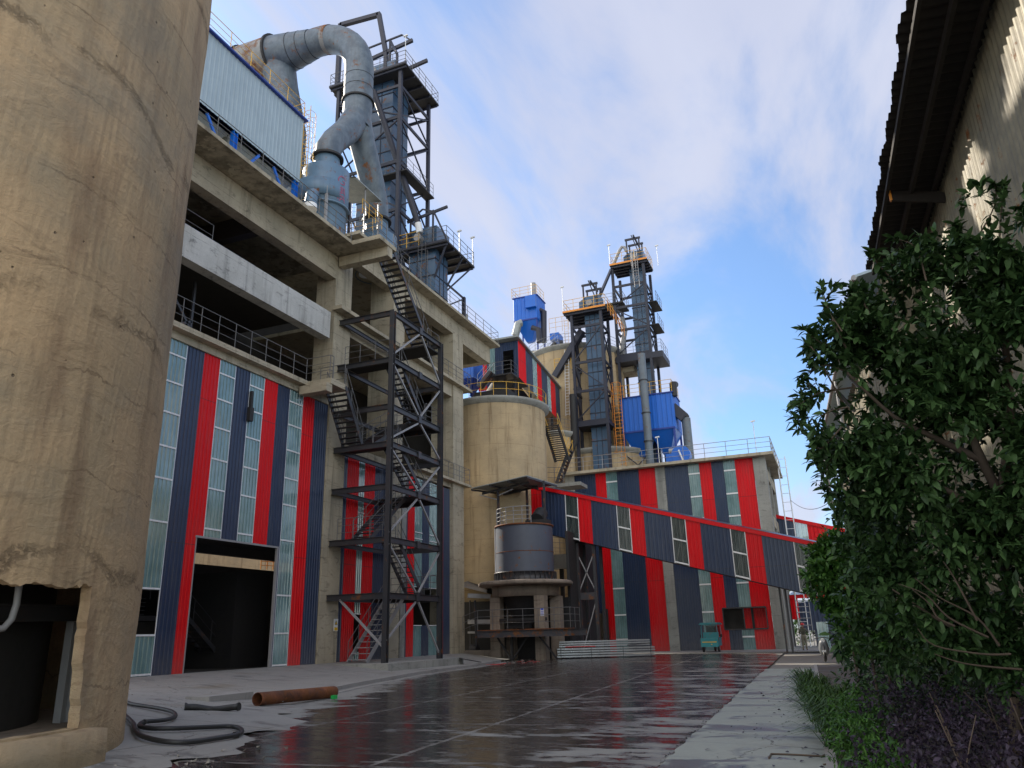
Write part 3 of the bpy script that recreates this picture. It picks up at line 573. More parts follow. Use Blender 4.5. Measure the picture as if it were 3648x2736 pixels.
m=MB(); m.rail([(-26.0,16,31.75),(-26.0,31.95,31.75),(-30,31.95,31.75)],1.2,2,1.6); m.build('railing','yellow',FH)
m=MB(); m.ladder((-25.85,32.35,22.95),(-25.85,32.35,33.0),(-.45,0,0),.025,(0,.7,0)); m.build('cage_ladder','yellow',FH)
# ================================================================ big duct
DG=thing('exhaust_duct',(-25.5,36.7,25),'huge grey weathered exhaust duct bending over and forking into two cyclones','duct')
def seg(name,mat,pts,r,par=DG,n=32): return MB().tube(pts,r,n,False).build(name,mat,par)
yD=36.8; xv=-25.5
seg('rusty_duct_section','ductr',[(-40,yD,42.7),(-37,yD,42.7),(-34.6,yD,42.7),(-32.9,yD,42.7)],[1.62,1.60,1.58,1.55])
seg('taper_section','duct',[(-32.85,yD,42.7),(-31.5,yD,42.7),(-29.6,yD,42.7)],[1.52,1.32,1.03])
bend=[(-29.6,yD,42.7)]+[(-29.2+3.7*math.sin(t),yD,39.0+3.7*math.cos(t)) for t in [math.pi/2*k/9 for k in range(10)]]
seg('duct_bend','duct',bend+[(xv,yD,38.9)],.99)
seg('vertical_duct','duct',[(xv,yD,38.9),(xv,yD,36.3)],.99)
j=V((xv,yD,35.4))
seg('fork_piece','duct',[(xv,yD,36.3),(xv,yD,35.4),(xv,yD-.1,34.2)],[.98,.97,.92])
seg('branch_duct','duct',[(xv,yD-.1,35.0),(xv,yD-1.0,33.4),(xv,34.35,31.6),(xv,33.85,30.7),(xv,33.8,29.9)],[.92,.87,.80,.80,.80])
seg('branch_duct','duct',[(xv,yD,35.0),(xv,yD+.7,33.5),(xv,38.9,31.2),(xv,39.5,29.9),(xv,39.6,28.6)],[.92,.87,.82,.80,.80])
seg('branch_neck','cyclone',[(xv,33.8,29.9),(xv,33.8,28.7)],.78); seg('branch_neck','cyclone',[(xv,39.6,28.6),(xv,39.6,27)],.78)
seg('down_duct','duct',[(-32.9,yD+.2,42.4),(-32.3,yD+.3,40),(-31.4,yD+.5,36),(-31,yD+.5,30),(-31,yD+.5,24.8)],[1.3,1.1,1.05,1.05,1.05])
def ring(c,ax,r,t=.1): 
    c=V(c);ax=V(ax).normalized(); m=MB(); m.tube([c-ax*t*.5,c-ax*t*.5,c+ax*t*.5,c+ax*t*.5],[r-.12,r,r,r-.12],32,False,False); return m.build('flange','dark',DG)
ring((-32.9,yD,42.7),(1,0,0),1.68,.16); ring((-35.8,yD,42.7),(1,0,0),1.70,.12); ring((xv,yD,36.3),(0,0,1),1.1,.12); ring((xv,33.8,29.95),(0,0,1),1.0,.14); ring((xv,39.6,28.6),(0,0,1),1.0,.14)
m=MB(); m.tube([(-28.35,yD,42.6),(-28.0,yD,42.52)],1.01,32,False); m.build('rust_band','ductr',DG)
m=MB()   # small cleats along the seams
for k in range(26):
    x=-38+k*.34; r=1.60-.0*(k) if x<-32.9 else 1.52-(x+32.9)*.13; m.box((x,yD-.05,42.7+r-.02),(x+.1,yD+.05,42.7+r+.1))
m.build('cleat','dark',DG)
for x_ in (-31.2,-30.4): ring((x_,yD,42.7),(1,0,0),(1.30 if x_<-31 else 1.17),.03)
for z_ in (38.2,37.3): ring((xv,yD,z_),(0,0,1),1.005,.03)
# cyclones
def cyclone(y,zb,label,mat='cyclone'):
    o=thing('cyclone',(xv,y,zb),label,'cyclone'); c=(xv,y,0)
    MB().lathe(c,[(.7,29.0-(y>38)*1.6),(1.40,28.9-(y>38)*1.6),(1.42,26.3-(y>38)*1),(1.30,26.2-(y>38)*1),(1.30,24.5),(.9,zb+.1),(.9,zb)],40).build('shell',mat,o)
    t=28.7-(y>38)*1.6
    sp=[(1.42+.75*(1-k/16),t-1.0-.0*k) for k in range(17)]; m=MB(); vs=[]
    for k in range(17):
        a=-math.pi*.95+k/16*math.pi*.9; r=2.1-.7*(k/16); vs+=[(xv+r*math.cos(a),y+r*math.sin(a),t-1.0),(xv+r*math.cos(a),y+r*math.sin(a),t-2.1),(xv+1.35*math.cos(a),y+1.35*math.sin(a),t-1.0),(xv+1.35*math.cos(a),y+1.35*math.sin(a),t-2.1)]
    m.add(vs,[(4*k+a,4*k+b,4*k+4+b,4*k+4+a) for k in range(16) for a,b in ((0,1),(2,0),(1,3))],True); m.build('inlet_scroll',mat,o)
    MB().tube([(xv+.2,y-1.3,t-2.0),(xv+.5,y-1.9,t-2.5),(xv+.6,y-2.1,t-3.3)],.36,16).build('outlet_pipe',mat,o); MB().tube([(xv+.6,y-2.1,t-3.3),(xv+.62,y-2.12,t-3.6)],.38,16).build('outlet_sleeve','white',o)
    for q in (0,1,2,3):
        a=.7+q*math.pi/2; m=MB(); m.bar((xv+1.5*math.cos(a),y+1.5*math.sin(a),zb),(xv+1.5*math.cos(a),y+1.5*math.sin(a),t-1.6),.14); m.build('leg','lsteel' if q==3 else 'steel',o)
    MB().lathe(c,[(1.31,26.2),(1.50,26.2),(1.50,26.3),(1.43,26.3)],40).build('stiffener_ring',mat,o)
    return o
cy=cyclone(33.8,22.95,'grey-blue cyclone vessel with faded red lettering, nearest the filter house')
cyclone(39.6,24.75,'second grey-blue cyclone vessel, just left of the tall lattice tower')
# faded hand-lettered marks on the first cyclone: a round G and two rows of brush strokes below it
m=MB()
def gl(seq,w=.05):
    for (a0_,z0_),(a1_,z1_) in zip(seq,seq[1:]):
        k=4
        for i in range(k):
            q=[]
            for t in (i/k,(i+1)/k):
                a=a0_+(a1_-a0_)*t; z=z0_+(z1_-z0_)*t; q.append((a,z))
            dx=(q[1][0]-q[0][0])*1.42; dz=q[1][1]-q[0][1]; L=math.hypot(dx,dz) or 1; nx,nz=-dz/L*w/2/1.42,dx/L*w/2
            P=lambda a,z:(xv+1.435*math.cos(a),33.8+1.435*math.sin(a),z)
            m.add([P(q[0][0]+nx,q[0][1]+nz),P(q[1][0]+nx,q[1][1]+nz),P(q[1][0]-nx,q[1][1]-nz),P(q[0][0]-nx,q[0][1]-nz)],[(0,1,2,3)])
A0=-.20
gl([(A0+.2,28.05),(A0+.08,28.15),(A0-.1,28.12),(A0-.2,27.9),(A0-.18,27.7),(A0-.02,27.6),(A0+.15,27.68),(A0+.15,27.85),(A0+.02,27.85)],.06)
for z in (27.35,27.2,27.05): gl([(A0-.2,z),(A0+.18,z+.03)])
gl([(A0,27.45),(A0,27.0),(A0-.15,26.9)]); gl([(A0+.12,27.4),(A0+.2,26.95)])
for z in (26.8,26.62): gl([(A0-.15,z),(A0+.2,z)])
gl([(A0-.12,26.88),(A0-.2,26.5)]); gl([(A0+.05,26.85),(A0+.2,26.45)]); gl([(A0-.02,26.6),(A0-.14,26.42)])
m.build('lettering','graff',cy)
# canopy sheds behind the cyclones
SH=thing('rain_canopy',(-27.5,37,24.75),'low sheet canopy on thin posts behind the two cyclones','canopy')
m=MB(); m.corr((-29.5,33.0),(-29.5,41.5),29.35,29.36,None,None,(0,0),.3,.0); m.add([(-24.3,35.2,29.2),(-24.3,38.3,29.2),(-29.8,38.3,30.3),(-29.8,33.5,30.3),(-24.3,35.2,29.12),(-24.3,38.3,29.12),(-29.8,38.3,30.22),(-29.8,33.5,30.22)],[(0,1,2,3),(7,6,5,4),(0,4,5,1)]); m.build('roof_sheet','hopperg',SH)
for x,y in ((-24.5,36.6),(-24.5,38.2),(-29,37.8)): MB().tube([(x,y,24.75),(x,y,29.3)],.05,6).build('post','lsteel',SH)
m=MB(); m.rail([(-24.2,35.9,27.0),(-24.2,38.2,27.0),(-27,38.2,27.0)],1.0,2,.7); m.build('railing','yellow',SH)
# ================================================================ stair tower
ST=thing('stair_tower',(-22.3,36.8,.47),'free-standing dark grey steel stair tower with switchback flights in front of the frame building','stair tower')
X1,Y1,Y2=-20.6,33.95,39.65; LV=[3.62,6.35,9.05,11.3,13.35,16.0,18.75]
m=MB(); m.prism([(-22.8,33.1),(-19.9,33.1),(-19.9,41.2),(-24.0,41.2),(-24.0,33.1)],-.05,.47); m.build('plinth','greyc',ST)
each('post','steel',ST,'ibeam',[((X1,Y1,.47),(X1,Y1,18.9),.26,.26,.022,(0,1,0)),((X1,Y2,.47),(X1,Y2,18.9),.26,.26,.022,(0,1,0))])
for i,z in enumerate(LV):
    each('beam','steel',ST,'ibeam',[((-24.1,Y1,z),(X1-.13,Y1,z),.16,.3,.018),((X1,Y1+.13,z),(X1,Y2-.13,z),.16,.3,.018),((-24.1,Y2,z),(X1-.13,Y2,z),.16,.3,.018),((-23.9,Y1+.1,z-.02),(-23.9,Y2-.1,z-.02),.12,.24,.018)])
    far=(i%2==0); a,b=((37.9,Y2-.1) if far else (Y1+.09,35.5))
    if i<6:
        m=MB(); m.box((-23.8,a,z+.10),(X1-.09,b,z+.16)); m.build('landing','dark',ST)
        m=MB(); yb=b if far else a; m.rail([(-23.7,yb,z+.16),(X1-.15,yb,z+.16)]+([(X1-.1,a+.1,z+.16)] if far else [(X1-.1,b-.6,z+.16)]),1.1,2,.95,.018); m.build('railing','rail',ST)
    ym=(Y1+Y2)/2+.25
    m=MB(); m.box((X1-.09,ym-.16,z-.2),(X1+.09,ym+.16,z+.2)); m.build('splice_plate','steel',ST)
prev=.47
for i,z in enumerate(LV):
    ym=(Y1+Y2)/2+.25
    if i in (0,2,4,6): each('brace','lsteel' if i!=6 else 'lsteel',ST,'bar',[((X1,Y1+.1,prev+.35 if i else 1.5),(X1,ym-.15,z-.25),.09,.09),((X1,Y2-.1,prev+.25 if i else .8),(X1,ym+.15,z-.25),.09,.09)])
    else: each('brace','lsteel',ST,'bar',[((X1,Y1+.1,z-.2),(X1,ym-.15,prev+.25),.09,.09),((X1,Y2-.1,z-.2),(X1,ym+.15,prev+.25),.09,.09)])
    prev=z
each('brace','lsteel',ST,'bar',[((-23.3,Y1,3.5),(X1-.1,Y1,1.2),.1,.1)])
zl=[.47]+[z+.16 for z in LV]
for i in range(6):
    if i%2==0: lo=(-23.0,34.4,zl[i]); hi=(-23.0,38.0,zl[i+1]); stairs(ST,lo,hi,(1.1,0,0),12,'steel' if i else 'lsteel')
    else: lo=(-21.75,38.0,zl[i]); hi=(-21.75,35.3,zl[i+1]); stairs(ST,lo,hi,(.95,0,0),11)
stairs(ST,(-22.0,38.9,18.3),(-22.0,34.3,22.9),(1.1,0,0),19)
m=MB(); m.box((-23.4,38.0,18.2),(X1-.1,39.7,18.28)); m.build('landing','dark',ST); m=MB(); m.rail([(-20.75,38.2,18.28),(-20.75,39.7,18.28),(-23.3,39.7,18.28)],1.15,2,1.2); m.build('railing','rail',ST)
stairs(ST,(-23.5,33.95,11.45),(-23.5,32.2,14.2),(1.2,0,0),11)
m=MB(); m.bar((-19.95,40.7,.45),(-19.0,41.5,.2),.5,.04); m.build('step_plate','dark',ST)
# warning sign on the column
sg=thing('warning_sign',(FX+.02,34.85,2.3),'white warning board with a triangle over a yellow plate on the concrete column','sign')
xx=FX+.03
MB().box((FX+.005,34.65,2.02),(xx,35.0-.01,2.62)).build('board','signw',sg)
def tri(c,r,x,mat,nm): 
    y,z=c; MB().add([(x,y-r,z-r*.55),(x,y+r,z-r*.55),(x,y,z+r*1.15)],[(0,1,2)]).build(nm,mat,sg)
tri((34.825,2.40),.13,xx+.003,'signk','triangle_border'); tri((34.825,2.40),.09,xx+.006,'signy','triangle'); MB().add([(xx+.009,34.815,2.47),(xx+.009,34.84,2.47),(xx+.009,34.83,2.40),(xx+.009,34.80,2.42),(xx+.009,34.835,2.36),(xx+.009,34.85,2.40)],[(0,3,1),(3,5,4)]).build('triangle_mark','signk',sg)
MB().box((xx,34.68,2.05),(xx+.004,34.97,2.2)).build('caption_plate','signy',sg)
# ================================================================ stockpile silo in the middle
def silo_t(c,r,zt,label,mat='silo_far',rim=.35,z0=0):
    o=thing('concrete_silo',(c.x,c.y,z0),label,'silo'); k=(c.x,c.y,0)
    MB().lathe(k,[(r,z0),(r,zt-.45)],64).build('silo_wall',mat,o)
    MB().lathe(k,[(r,zt-.5),(r+rim,zt-.24),(r+rim+.03,zt-.03),(r+rim-.05,zt),(.01,zt+.02)],64).build('roof_slab','greyc',o); return o
c1=at('s',1768,1500,'D',63.5); s1=silo_t(c1,4.05,19.35,'tan streaked concrete silo with a yellow railing round its top, behind the slate hopper tank')
m=MB(); m.rail([(c1.x+4.2*math.cos(t),c1.y+4.2*math.sin(t),19.35) for t in [i*2*math.pi/26 for i in range(27)]],1.15,1,1.0,.025); m.build('railing','yellow',s1)
c2=at('I',1075,1000,'D',80); s2=silo_t(c2,5.0,28.9,'largest distant silo, behind the two blue bucket elevators')
m=MB(); m.rail([(c2.x+5.1*math.cos(t),c2.y+5.1*math.sin(t),28.9) for t in [i*2*math.pi/26 for i in range(27)]],1.1,2,1.2,.02); m.build('railing','rail',s2)
c3=at('I',862,1500,'D',72); z3=at('I',930,1375,'Y',c3.y-2).z; s3=silo_t(c3,2.2,z3,'low concrete silo half hidden between the yellow-railed silo and the blue elevator')
m=MB(); m.rail([(c3.x+2.3*math.cos(t),c3.y+2.3*math.sin(t),z3) for t in [i*2*math.pi/20 for i in range(21)]],1.1,2,1.2,.02); m.build('railing','rail',s3)
c4=at('I',1290,1500,'D',76); silo_t(c4,4.4,18.0,'plain concrete silo directly behind the lower casing of the nearer blue elevator')
# ================================================================ sloping transfer house above the silo
Yg=57.6; GH=thing('transfer_house',(at('I',450,900,'Y',Yg)),'navy and red sheet-clad transfer house sloping down behind the yellow-railed silo','conveyor house')
a=at('I',580,622,'Y',Yg); b=at('I',592,932,'Y',Yg); l=at('I',330,600,'Y',Yg); zt=a.z; zb=b.z
dv=(at('s',3095,2704,'D',1.0)-CAMP).normalized()
def tx(x):
    lo,hi=0,80
    for _ in range(50):
        mid=(lo+hi)/2; p=a+dv*mid-CAMP; u=1824+FPX*p.dot(V((RX.x,RY.x,RZ.x)))/p.dot(V((RX.z,RY.z,RZ.z)))
        if u<1600+x/2.3694: lo=mid
        else: hi=mid
    return lo
hx=V((dv.x,dv.y,0)).normalized(); nr=(hx.y,-hx.x)
edges=[580,642,700,738,775,824,852,892,935,992]; kinds=['red','navy','glass','red','navy','glass','red','navy','navy']
for x0,x1,k in zip(edges,edges[1:],kinds):
    p,q=a+dv*tx(x0),a+dv*tx(x1); H=zt-zb; panel(GH,k,(p.x,p.y),(q.x,q.y),p.z-H,p.z,q.z-H,q.z,nr,.28)
L_=l.x; x0=at('I',385,700,'Y',Yg).x; d0=at('I',455,715,'Y',Yg); d1=at('I',548,895,'Y',Yg)
panel(GH,'glass',(L_,Yg),(x0,Yg),zb,zt+.2,None,None,(0,-1)); 
for q0,q1,z0_,z1_ in ((x0,d0.x,zb,zt),(d0.x,d1.x,d0.z,zt),(d1.x,a.x,zb,zt)): panel(GH,'navy',(q0,Yg),(q1,Yg),z0_,z1_,None,None,(0,-1))
panel(GH,'navy',(L_,Yg),(L_,Yg+14),zb,zt,zb-3,zt-3,(-1,0))
e=a+dv*tx(992); m=MB()
m.add([(L_-.5,Yg-.6,zt+.15),(a.x+.25,Yg-.6,zt+.1),(e.x+.25,e.y,e.z+.1),(L_-.5,e.y,e.z+.15),(L_-.5,Yg-.6,zt+.3),(a.x+.25,Yg-.6,zt+.25),(e.x+.25,e.y,e.z+.25),(L_-.5,e.y,e.z+.3)],[(3,2,1,0),(4,5,6,7),(0,1,5,4),(1,2,6,5),(2,3,7,6),(3,0,4,7)]); m.build('roof','hopperg',GH)
m=MB(); m.box((L_+.1,Yg+.3,zb+.02),(a.x-.1,Yg+3,zb+.12)); m.build('floor','dark',GH); m=MB(); m.box((L_+.3,Yg+2.6,zb+.13),(a.x-.3,Yg+2.7,zt-.1)); m.build('inner_wall','dark',GH)
la=at('I',350,905,'Y',Yg-1.5); m=MB(); m.box((L_+.2,Yg-1.5,zb-.12),(a.x-.02,Yg-.04,zb)); m.build('balcony_floor','steel',GH)
m=MB(); m.rail([(L_+.25,Yg-.1,zb),(L_+.25,Yg-1.45,zb),(a.x-.1,Yg-1.45,zb),(a.x-.1,Yg-.1,zb)],1.1,2,.9,.02); m.build('railing','rail',GH)
for x in (L_+.6,a.x-.5,(L_+a.x)/2):
    m=MB(); m.bar((x,Yg+.3,19.3),(x,Yg+.3,zb-.1),.18); m.build('leg','steel',GH)
for s in (0,1,2):
    q=a+dv*tx(700+s*90); m=MB(); m.bar((q.x-.3,q.y,q.z-(zt-zb)-.05),(q.x-.3,q.y,4),.22); m.build('leg','steel',GH)
m=MB(); m.bar((L_+.6,Yg+.3,19.4),(a.x-.5,Yg+.3,zb-.3),.1); m.bar((a.x-.5,Yg+.3,19.4),(L_+.6,Yg+.3,zb-.3),.1); m.build('brace','steel',GH)
m=MB(); m.box((c1.x-1.6,c1.y-.8,19.36),(c1.x+1.4,c1.y+1.2,20.9)); m.build('feed_chute','dark',GH)
m=MB(); m.lathe((c1.x-.2,c1.y+1,0),[(2.6,19.36),(2.4,20.0),(1.2,21.1),(.6,22.0)],24); m.build('feed_cone','dark',GH)
stairs(GH,at('I',240,1010,'Y',Yg-2.6),at('I',345,880,'Y',Yg-2.0),(0,.9,0),12,'steelr','galv')
g5=at('I',245,790,'Y',63); g6=at('I',325,960,'Y',63); panel(GH,'red',(g5.x,63),(g5.x+.9,63),g6.z-1,g5.z,None,None,(0,-1)); panel(GH,'navy',(g5.x+.9,63),(g6.x+1,63),g6.z-1,g5.z,None,None,(0,-1))
bb=at('I',135,800,'Y',60); b2=at('I',208,930,'Y',60); BX=thing('blue_hopper',(bb.x,60,b2.z),'small bright blue hopper glimpsed between the frame building and the transfer house','hopper')
MB().corr((bb.x-1,60),(b2.x,60),b2.z,bb.z+1.5,None,None,(0,-1),.3).corr((b2.x,60),(b2.x,62),b2.z,bb.z+1.5,None,None,(1,0),.3).build('casing','blue',BX)
mm=MB(); mm.add([(bb.x-1,60,b2.z),(b2.x,60,b2.z),(b2.x,62,b2.z),(bb.x-1,62,b2.z),(bb.x+.3,60.8,b2.z-1.5),(b2.x-.8,60.8,b2.z-1.5),(b2.x-.8,61.4,b2.z-1.5),(bb.x+.3,61.4,b2.z-1.5)],[(0,1,5,4),(1,2,6,5),(2,3,7,6),(3,0,4,7)]); mm.build('cone','blued',BX)
MB().bar((bb.x+.5,61,b2.z-1.4),(bb.x+.5,61,0),.3).build('leg','tsteel',BX)
# ================================================================ elevators
def elevator(name,label,x0,x1,y0,y1,zt,zb,cx0,cx1,cy0,cy1,levels,rows,plat,railm='yellow',headw=1.0,legs=True,cz0=None,diag=True,band=1.35):
    o=thing(name,((x0+x1)/2,(y0+y1)/2,zb),label,'elevator tower'); px0,px1,py0,py1=plat
    c=MB(); c.box((cx0,cy0,cz0 if cz0 is not None else zb),(cx1,cy1,zt-.1)); c.build('casing','casing',o)
    r=MB(); z=(cz0 if cz0 is not None else zb)+band*.5
    while z<zt-.3:
        r.box((cx0-.05,cy0-.05,z),(cx1+.05,cy0-.002,z+.07)); r.box((cx1+.002,cy0-.05,z),(cx1+.05,cy1,z+.07)); r.box((cx0-.05,cy0,z),(cx0-.002,cy1,z+.07)); z+=band
    for t in (.33,.66): r.box((cx0+(cx1-cx0)*t-.02,cy0-.04,cz0 if cz0 is not None else zb),(cx0+(cx1-cx0)*t+.02,cy0-.001,zt-.2)); r.box((cx1+.001,cy0+(cy1-cy0)*t-.02,cz0 if cz0 is not None else zb),(cx1+.04,cy0+(cy1-cy0)*t+.02,zt-.2))
    r.build('casing_flanges','tsteel',o)
    if legs:
        each('leg','tsteel',o,'bar',[((x,y,zb),(x,y,zt-.3),.26,.26) for x in (x0,x1) for y in (y0,y1)])
        for i,z in enumerate(levels):
            each('beam','tsteel',o,'bar',[((x0+.13,y0,z),(x1-.13,y0,z),.14,.24),((x1,y0+.13,z),(x1,y1-.13,z),.14,.24),((x0,y0+.13,z),(x0,y1-.13,z),.14,.24),((x0+.13,y1,z),(x1-.13,y1,z),.14,.24)])
            if diag and i+1<len(levels):
                z2=levels[i+1]; f=(i%2==0)
                A,B=((x0,y0-.02,z+.15),(x1,y0-.02,z2-.15)) if f else ((x1,y0-.02,z+.15),(x0,y0-.02,z2-.15))
                each('brace','tsteel',o,'bar',[(A,B,.1,.1),((x1+.02,y0,z+.15),(x1+.02,y1,z2-.15),.1,.1),((x1+.04,y1,z+.15),(x1+.04,y0,z2-.15),.1,.1),((x0,y1,z+.15),(x0,y0,z2-.15),.1,.1)])
    p=MB(); p.box((px0,py0,zt-.16),(px1,py1,zt)); p.build('platform','dark',o)
    p=MB()
    for i in range(5): y=py0+.2+(py1-py0-.4)*i/4; p.box((px0+.05,y-.06,zt-.34),(px1-.05,y+.06,zt-.163))
    p.build('platform_joists','tsteel',o)
    MB().rail([(px0+.05,py1-.05,zt),(px0+.05,py0+.05,zt),(px1-.05,py0+.05,zt),(px1-.05,py1-.05,zt),(px0+.05,py1-.05,zt)],1.2,2,1.1,.024).build('railing',railm,o)
    MB().box((px0-.01,py0-.03,zt-.10),(px1+.01,py0-.003,zt+.08)).build('kick_plate','orange' if railm=='yellow' else 'tsteel',o)
    # head: eight-sided casing with a motor
    hx0,hx1=cx0-.5*headw,cx1+.15; hc=zt+.15; hh=1.55*headw; q=.45*headw
    poly=[(hx0,hc),(hx1,hc),(hx1,hc+hh),(hx0+q*1.6,hc+hh),(hx0,hc+hh-q)]
    h=MB(); k=len(poly); h.add([(x,cy0-.1,z) for x,z in poly]+[(x,cy1,z) for x,z in poly],[tuple(range(k)),tuple(reversed(range(k,2*k)))]+[(i,k+i,k+(i+1)%k,(i+1)%k) for i in range(k)]); recalc(h.build('head_casing','casing',o))
    MB().tube([((hx0+hx1)/2+.1,cy0-.1,hc+.6),((hx0+hx1)/2+.1,cy0-.65,hc+.6)],.3,16).build('drive_motor','lsteel',o)
    return o
def gantry(o,x0,x1,y,z,h,back=1.4,mat='tsteel'):
    m=MB()
    for yy in (y,y+back):
        for x in (x0,x1): m.bar((x,yy,z),(x,yy,z+h),.14)
        m.bar((x0-.15,yy,z+h),(x1+.15,yy,z+h),.16,.2)
    m.bar(((x0+x1)/2+.2,y-.4,z+h+.15),((x0+x1)/2+.2,y+back+.8,z+h+.15),.14,.2); m.bar(((x0+x1)/2-.1,y,z+h+.45),(x1,y,z+h*.3),.1); m.build('hoist_gantry',mat,o)
# tall lattice tower on the roof
e1=elevator('lattice_tower','tallest steel lattice tower with a slate blue bucket elevator inside, behind the forked duct',-31.8,-26.05,43.2,47.8,44.4,24.75,-30.2,-27.2,44.0,46.4,[27.5,31.7,35.8,39.8,42.7],0,(-32.5,-25.4,42.8,48.4),'rail',1.0)
MB().tube([(-28.05,42.5,42.3),(-25.1,44.6,31.0)],.24,14).build('inclined_pipe','tsteel',e1)
MB().tube([(-25.1,44.6,31.0),(-25.0,44.7,30.2)],.26,12).build('pipe_sleeve','white',e1)
m=MB(); m.bar((-32.6,44,44.4),(-32.6,44,51.8),.34); m.bar((-32.6,44,51.7),(-28.8,44,51.35),.34); m.bar((-28.8,44,51.5),(-28.0,44,47.2),.34); m.bar((-28.0,44,47.4),(-27.9,44,44.4),.3); m.build('elbow_pipe','tsteel',e1)
m=MB(); m.bar((-30.3,44,46.9),(-25.5,44,47.5),.2,.3); m.bar((-30.3,46.5,46.9),(-25.5,46.5,47.5),.2,.3); m.bar((-30.2,42.6,47.2),(-30.2,46.6,47.2),.15); 
for x in (-30.1,-27.6): m.bar((x,44,44.4),(x,44,48.2),.16); m.bar((x,46.5,44.4),(x,46.5,48.2),.16)
m.bar((-30.2,44,48.2),(-26.5,44,48.4),.12); m.bar((-26.5,44,48.4),(-25.6,44,47.5),.1); m.bar((-27.6,44,48.2),(-26.3,43.0,45.6),.16); m.bar((-26.3,43,45.6),(-26.3,43,44.4),.16); m.build('hoist_gantry','tsteel',e1)
MB().box((-26.2,43.25,34.9),(-25.4,47.7,35.0)).box((-28.2,43.25,34.9),(-26.2,44,35.0)).build('mid_platform','dark',e1); MB().rail([(-25.45,43.3,35),(-25.45,47.6,35)],1.1,2,1,.02).rail([(-25.45,43.3,35),(-28.2,43.3,35)],1.1,2,1,.02).build('railing','rail',e1)
MB().ladder((-31.9,46.5,25),(-31.9,46.5,39.0),(-.0,.5,0),.02,(-.7,0,0)).build('cage_ladder','lsteel',e1)
def lamp(p,h,label,par=None):
    o=thing('floodlight',p,label,'lamp','floodlight poles on platforms'); p=V(p); MB().tube([p,p+V((0,0,h))],.03,6).build('pole','white',o)
    MB().bar(p+V((-.18,0,h)),p+V((.18,0,h+.05)),.14,.1).build('lamp_head','white',o); return o
lamp((-25.5,42.9,44.4),2.6,'thin white floodlight pole on the top corner of the tallest tower')
# lower elevator beside it
e2=elevator('bucket_elevator','squat blue elevator head on a railed platform just right of the tallest tower',-26.6,-24.0,44.9,47.0,29.1,24.75,-26.2,-23.95,45.2,47.2,[],0,(-27.1,-22.7,44.6,49.4),'rail',1.0,False,24.75)
MB().rail([(-27.05,44.55,29.1),(-25.0,44.55,29.1)],1.2,2,.9,.03).build('railing','yellow',e2)
each('strut','tsteel',e2,'bar',[((-24.0,45.2,26.6),(-22.9,44.9,28.9),.12),((-24.0,47.1,26.3),(-22.9,49.2,28.9),.12),((-24.0,47.1,26.6),(-22.8,47.4,28.9),.12)])
m=MB(); m.bar((-26.2,44.9,31.5),(-22.8,44.9,32.0),.14,.2)
for x in (-25.9,-24.0): m.bar((x,44.9,29.1),(x,44.9,31.7),.12)
m.bar((-24,44.9,32),(-22.9,44.9,29.4),.12); m.bar((-24.9,44.9,32.3),(-25.9,44.9,31.6),.1); m.bar((-24.9,44.9,32.3),(-24,44.9,31.9),.1); m.build('hoist_gantry','tsteel',e2)
MB().ladder((-24.9,44.85,24.75),(-24.9,44.85,30.2),(.5,0,0),.022,(0,-.7,0)).build('cage_ladder','rail',e2)
lamp((-22.8,49.3,29.1),2.5,'thin white floodlight pole on the outer corner of the squat elevator platform'); lamp((-22.75,46.8,29.1),1.8,'short white lamp post halfway along the squat elevator platform railing')
MB_o=MB(); MB_o.bar((-23.9,49.9,24.75),(-23.9,49.9,26.9),.25); MB_o.bar((-23.9,47.2,26.8),(-23.9,49.9,26.8),.12); MB_o.bar((-23.9,47.3,25.2),(-23.9,49.8,26.7),.1); MB_o.build('side_frame','tsteel',e2)
# nearer elevator over the conveyor building
Y3=66.6; X=lambda c,x,y,Y: at(c,x,y,'Y',Y).x; Zf=lambda c,x,y,Y: at(c,x,y,'Y',Y).z
zt3=Zf('J',430,893,Y3-.4); lv=[Zf('I',1150,1310,Y3),Zf('I',1180,1045,Y3),Zf('I',1180,800,Y3),Zf('I',1160,500,Y3)]
x30,x31=X('I',1058,900,Y3),X('I',1312,900,Y3)
e3=elevator('bucket_elevator','nearer of the two tall blue bucket elevators above the striped conveyor building',x30,x31,Y3,Y3+2.6,zt3,15.05,X('I',1172,900,Y3+.7),X('I',1298,900,Y3+.7)+.05,Y3+.7,Y3+2.0,lv,0,(X('J',180,940,Y3-.4),X('J',680,850,Y3-.4),Y3-.4,Y3+3.0),'yellow',.95)
gantry(e3,X('J',425,700,Y3+.6),X('J',580,680,Y3+.6),Y3+.6,zt3,2.9)
p0,p1=at('I',1125,540,'Y',Y3+1),at('I',895,930,'Y',Y3+1.5); MB().bar(p0,p1,.6,.6).build('inclined_chute','tsteel',e3)
MB().box((x30-.1,Y3-.15,lv[0]-.45),(x31+.2,Y3+2.7,lv[0]-.13)).build('base_frame','tsteel',e3)
p0=at('I',1040,1080,'Y',Y3-.6); p1=at('I',1060,1480,'Y',Y3-.6); p2=at('I',1005,1600,'Y',Y3-.6); MB().tube([p0,p1,p2],.30,12).build('drop_pipe','dark',e3)
MB().rail([(X('J',700,830,Y3),Y3+.3,zt3-.4),(X('J',800,820,Y3),Y3+3,zt3-2.2)],1.1,2,.6,.03).build('railing','orange',e3)
lamp((X('J',180,940,Y3-.4)+.05,Y3-.35,zt3),2.7,'white floodlight pole on the left corner of the nearer elevator platform')
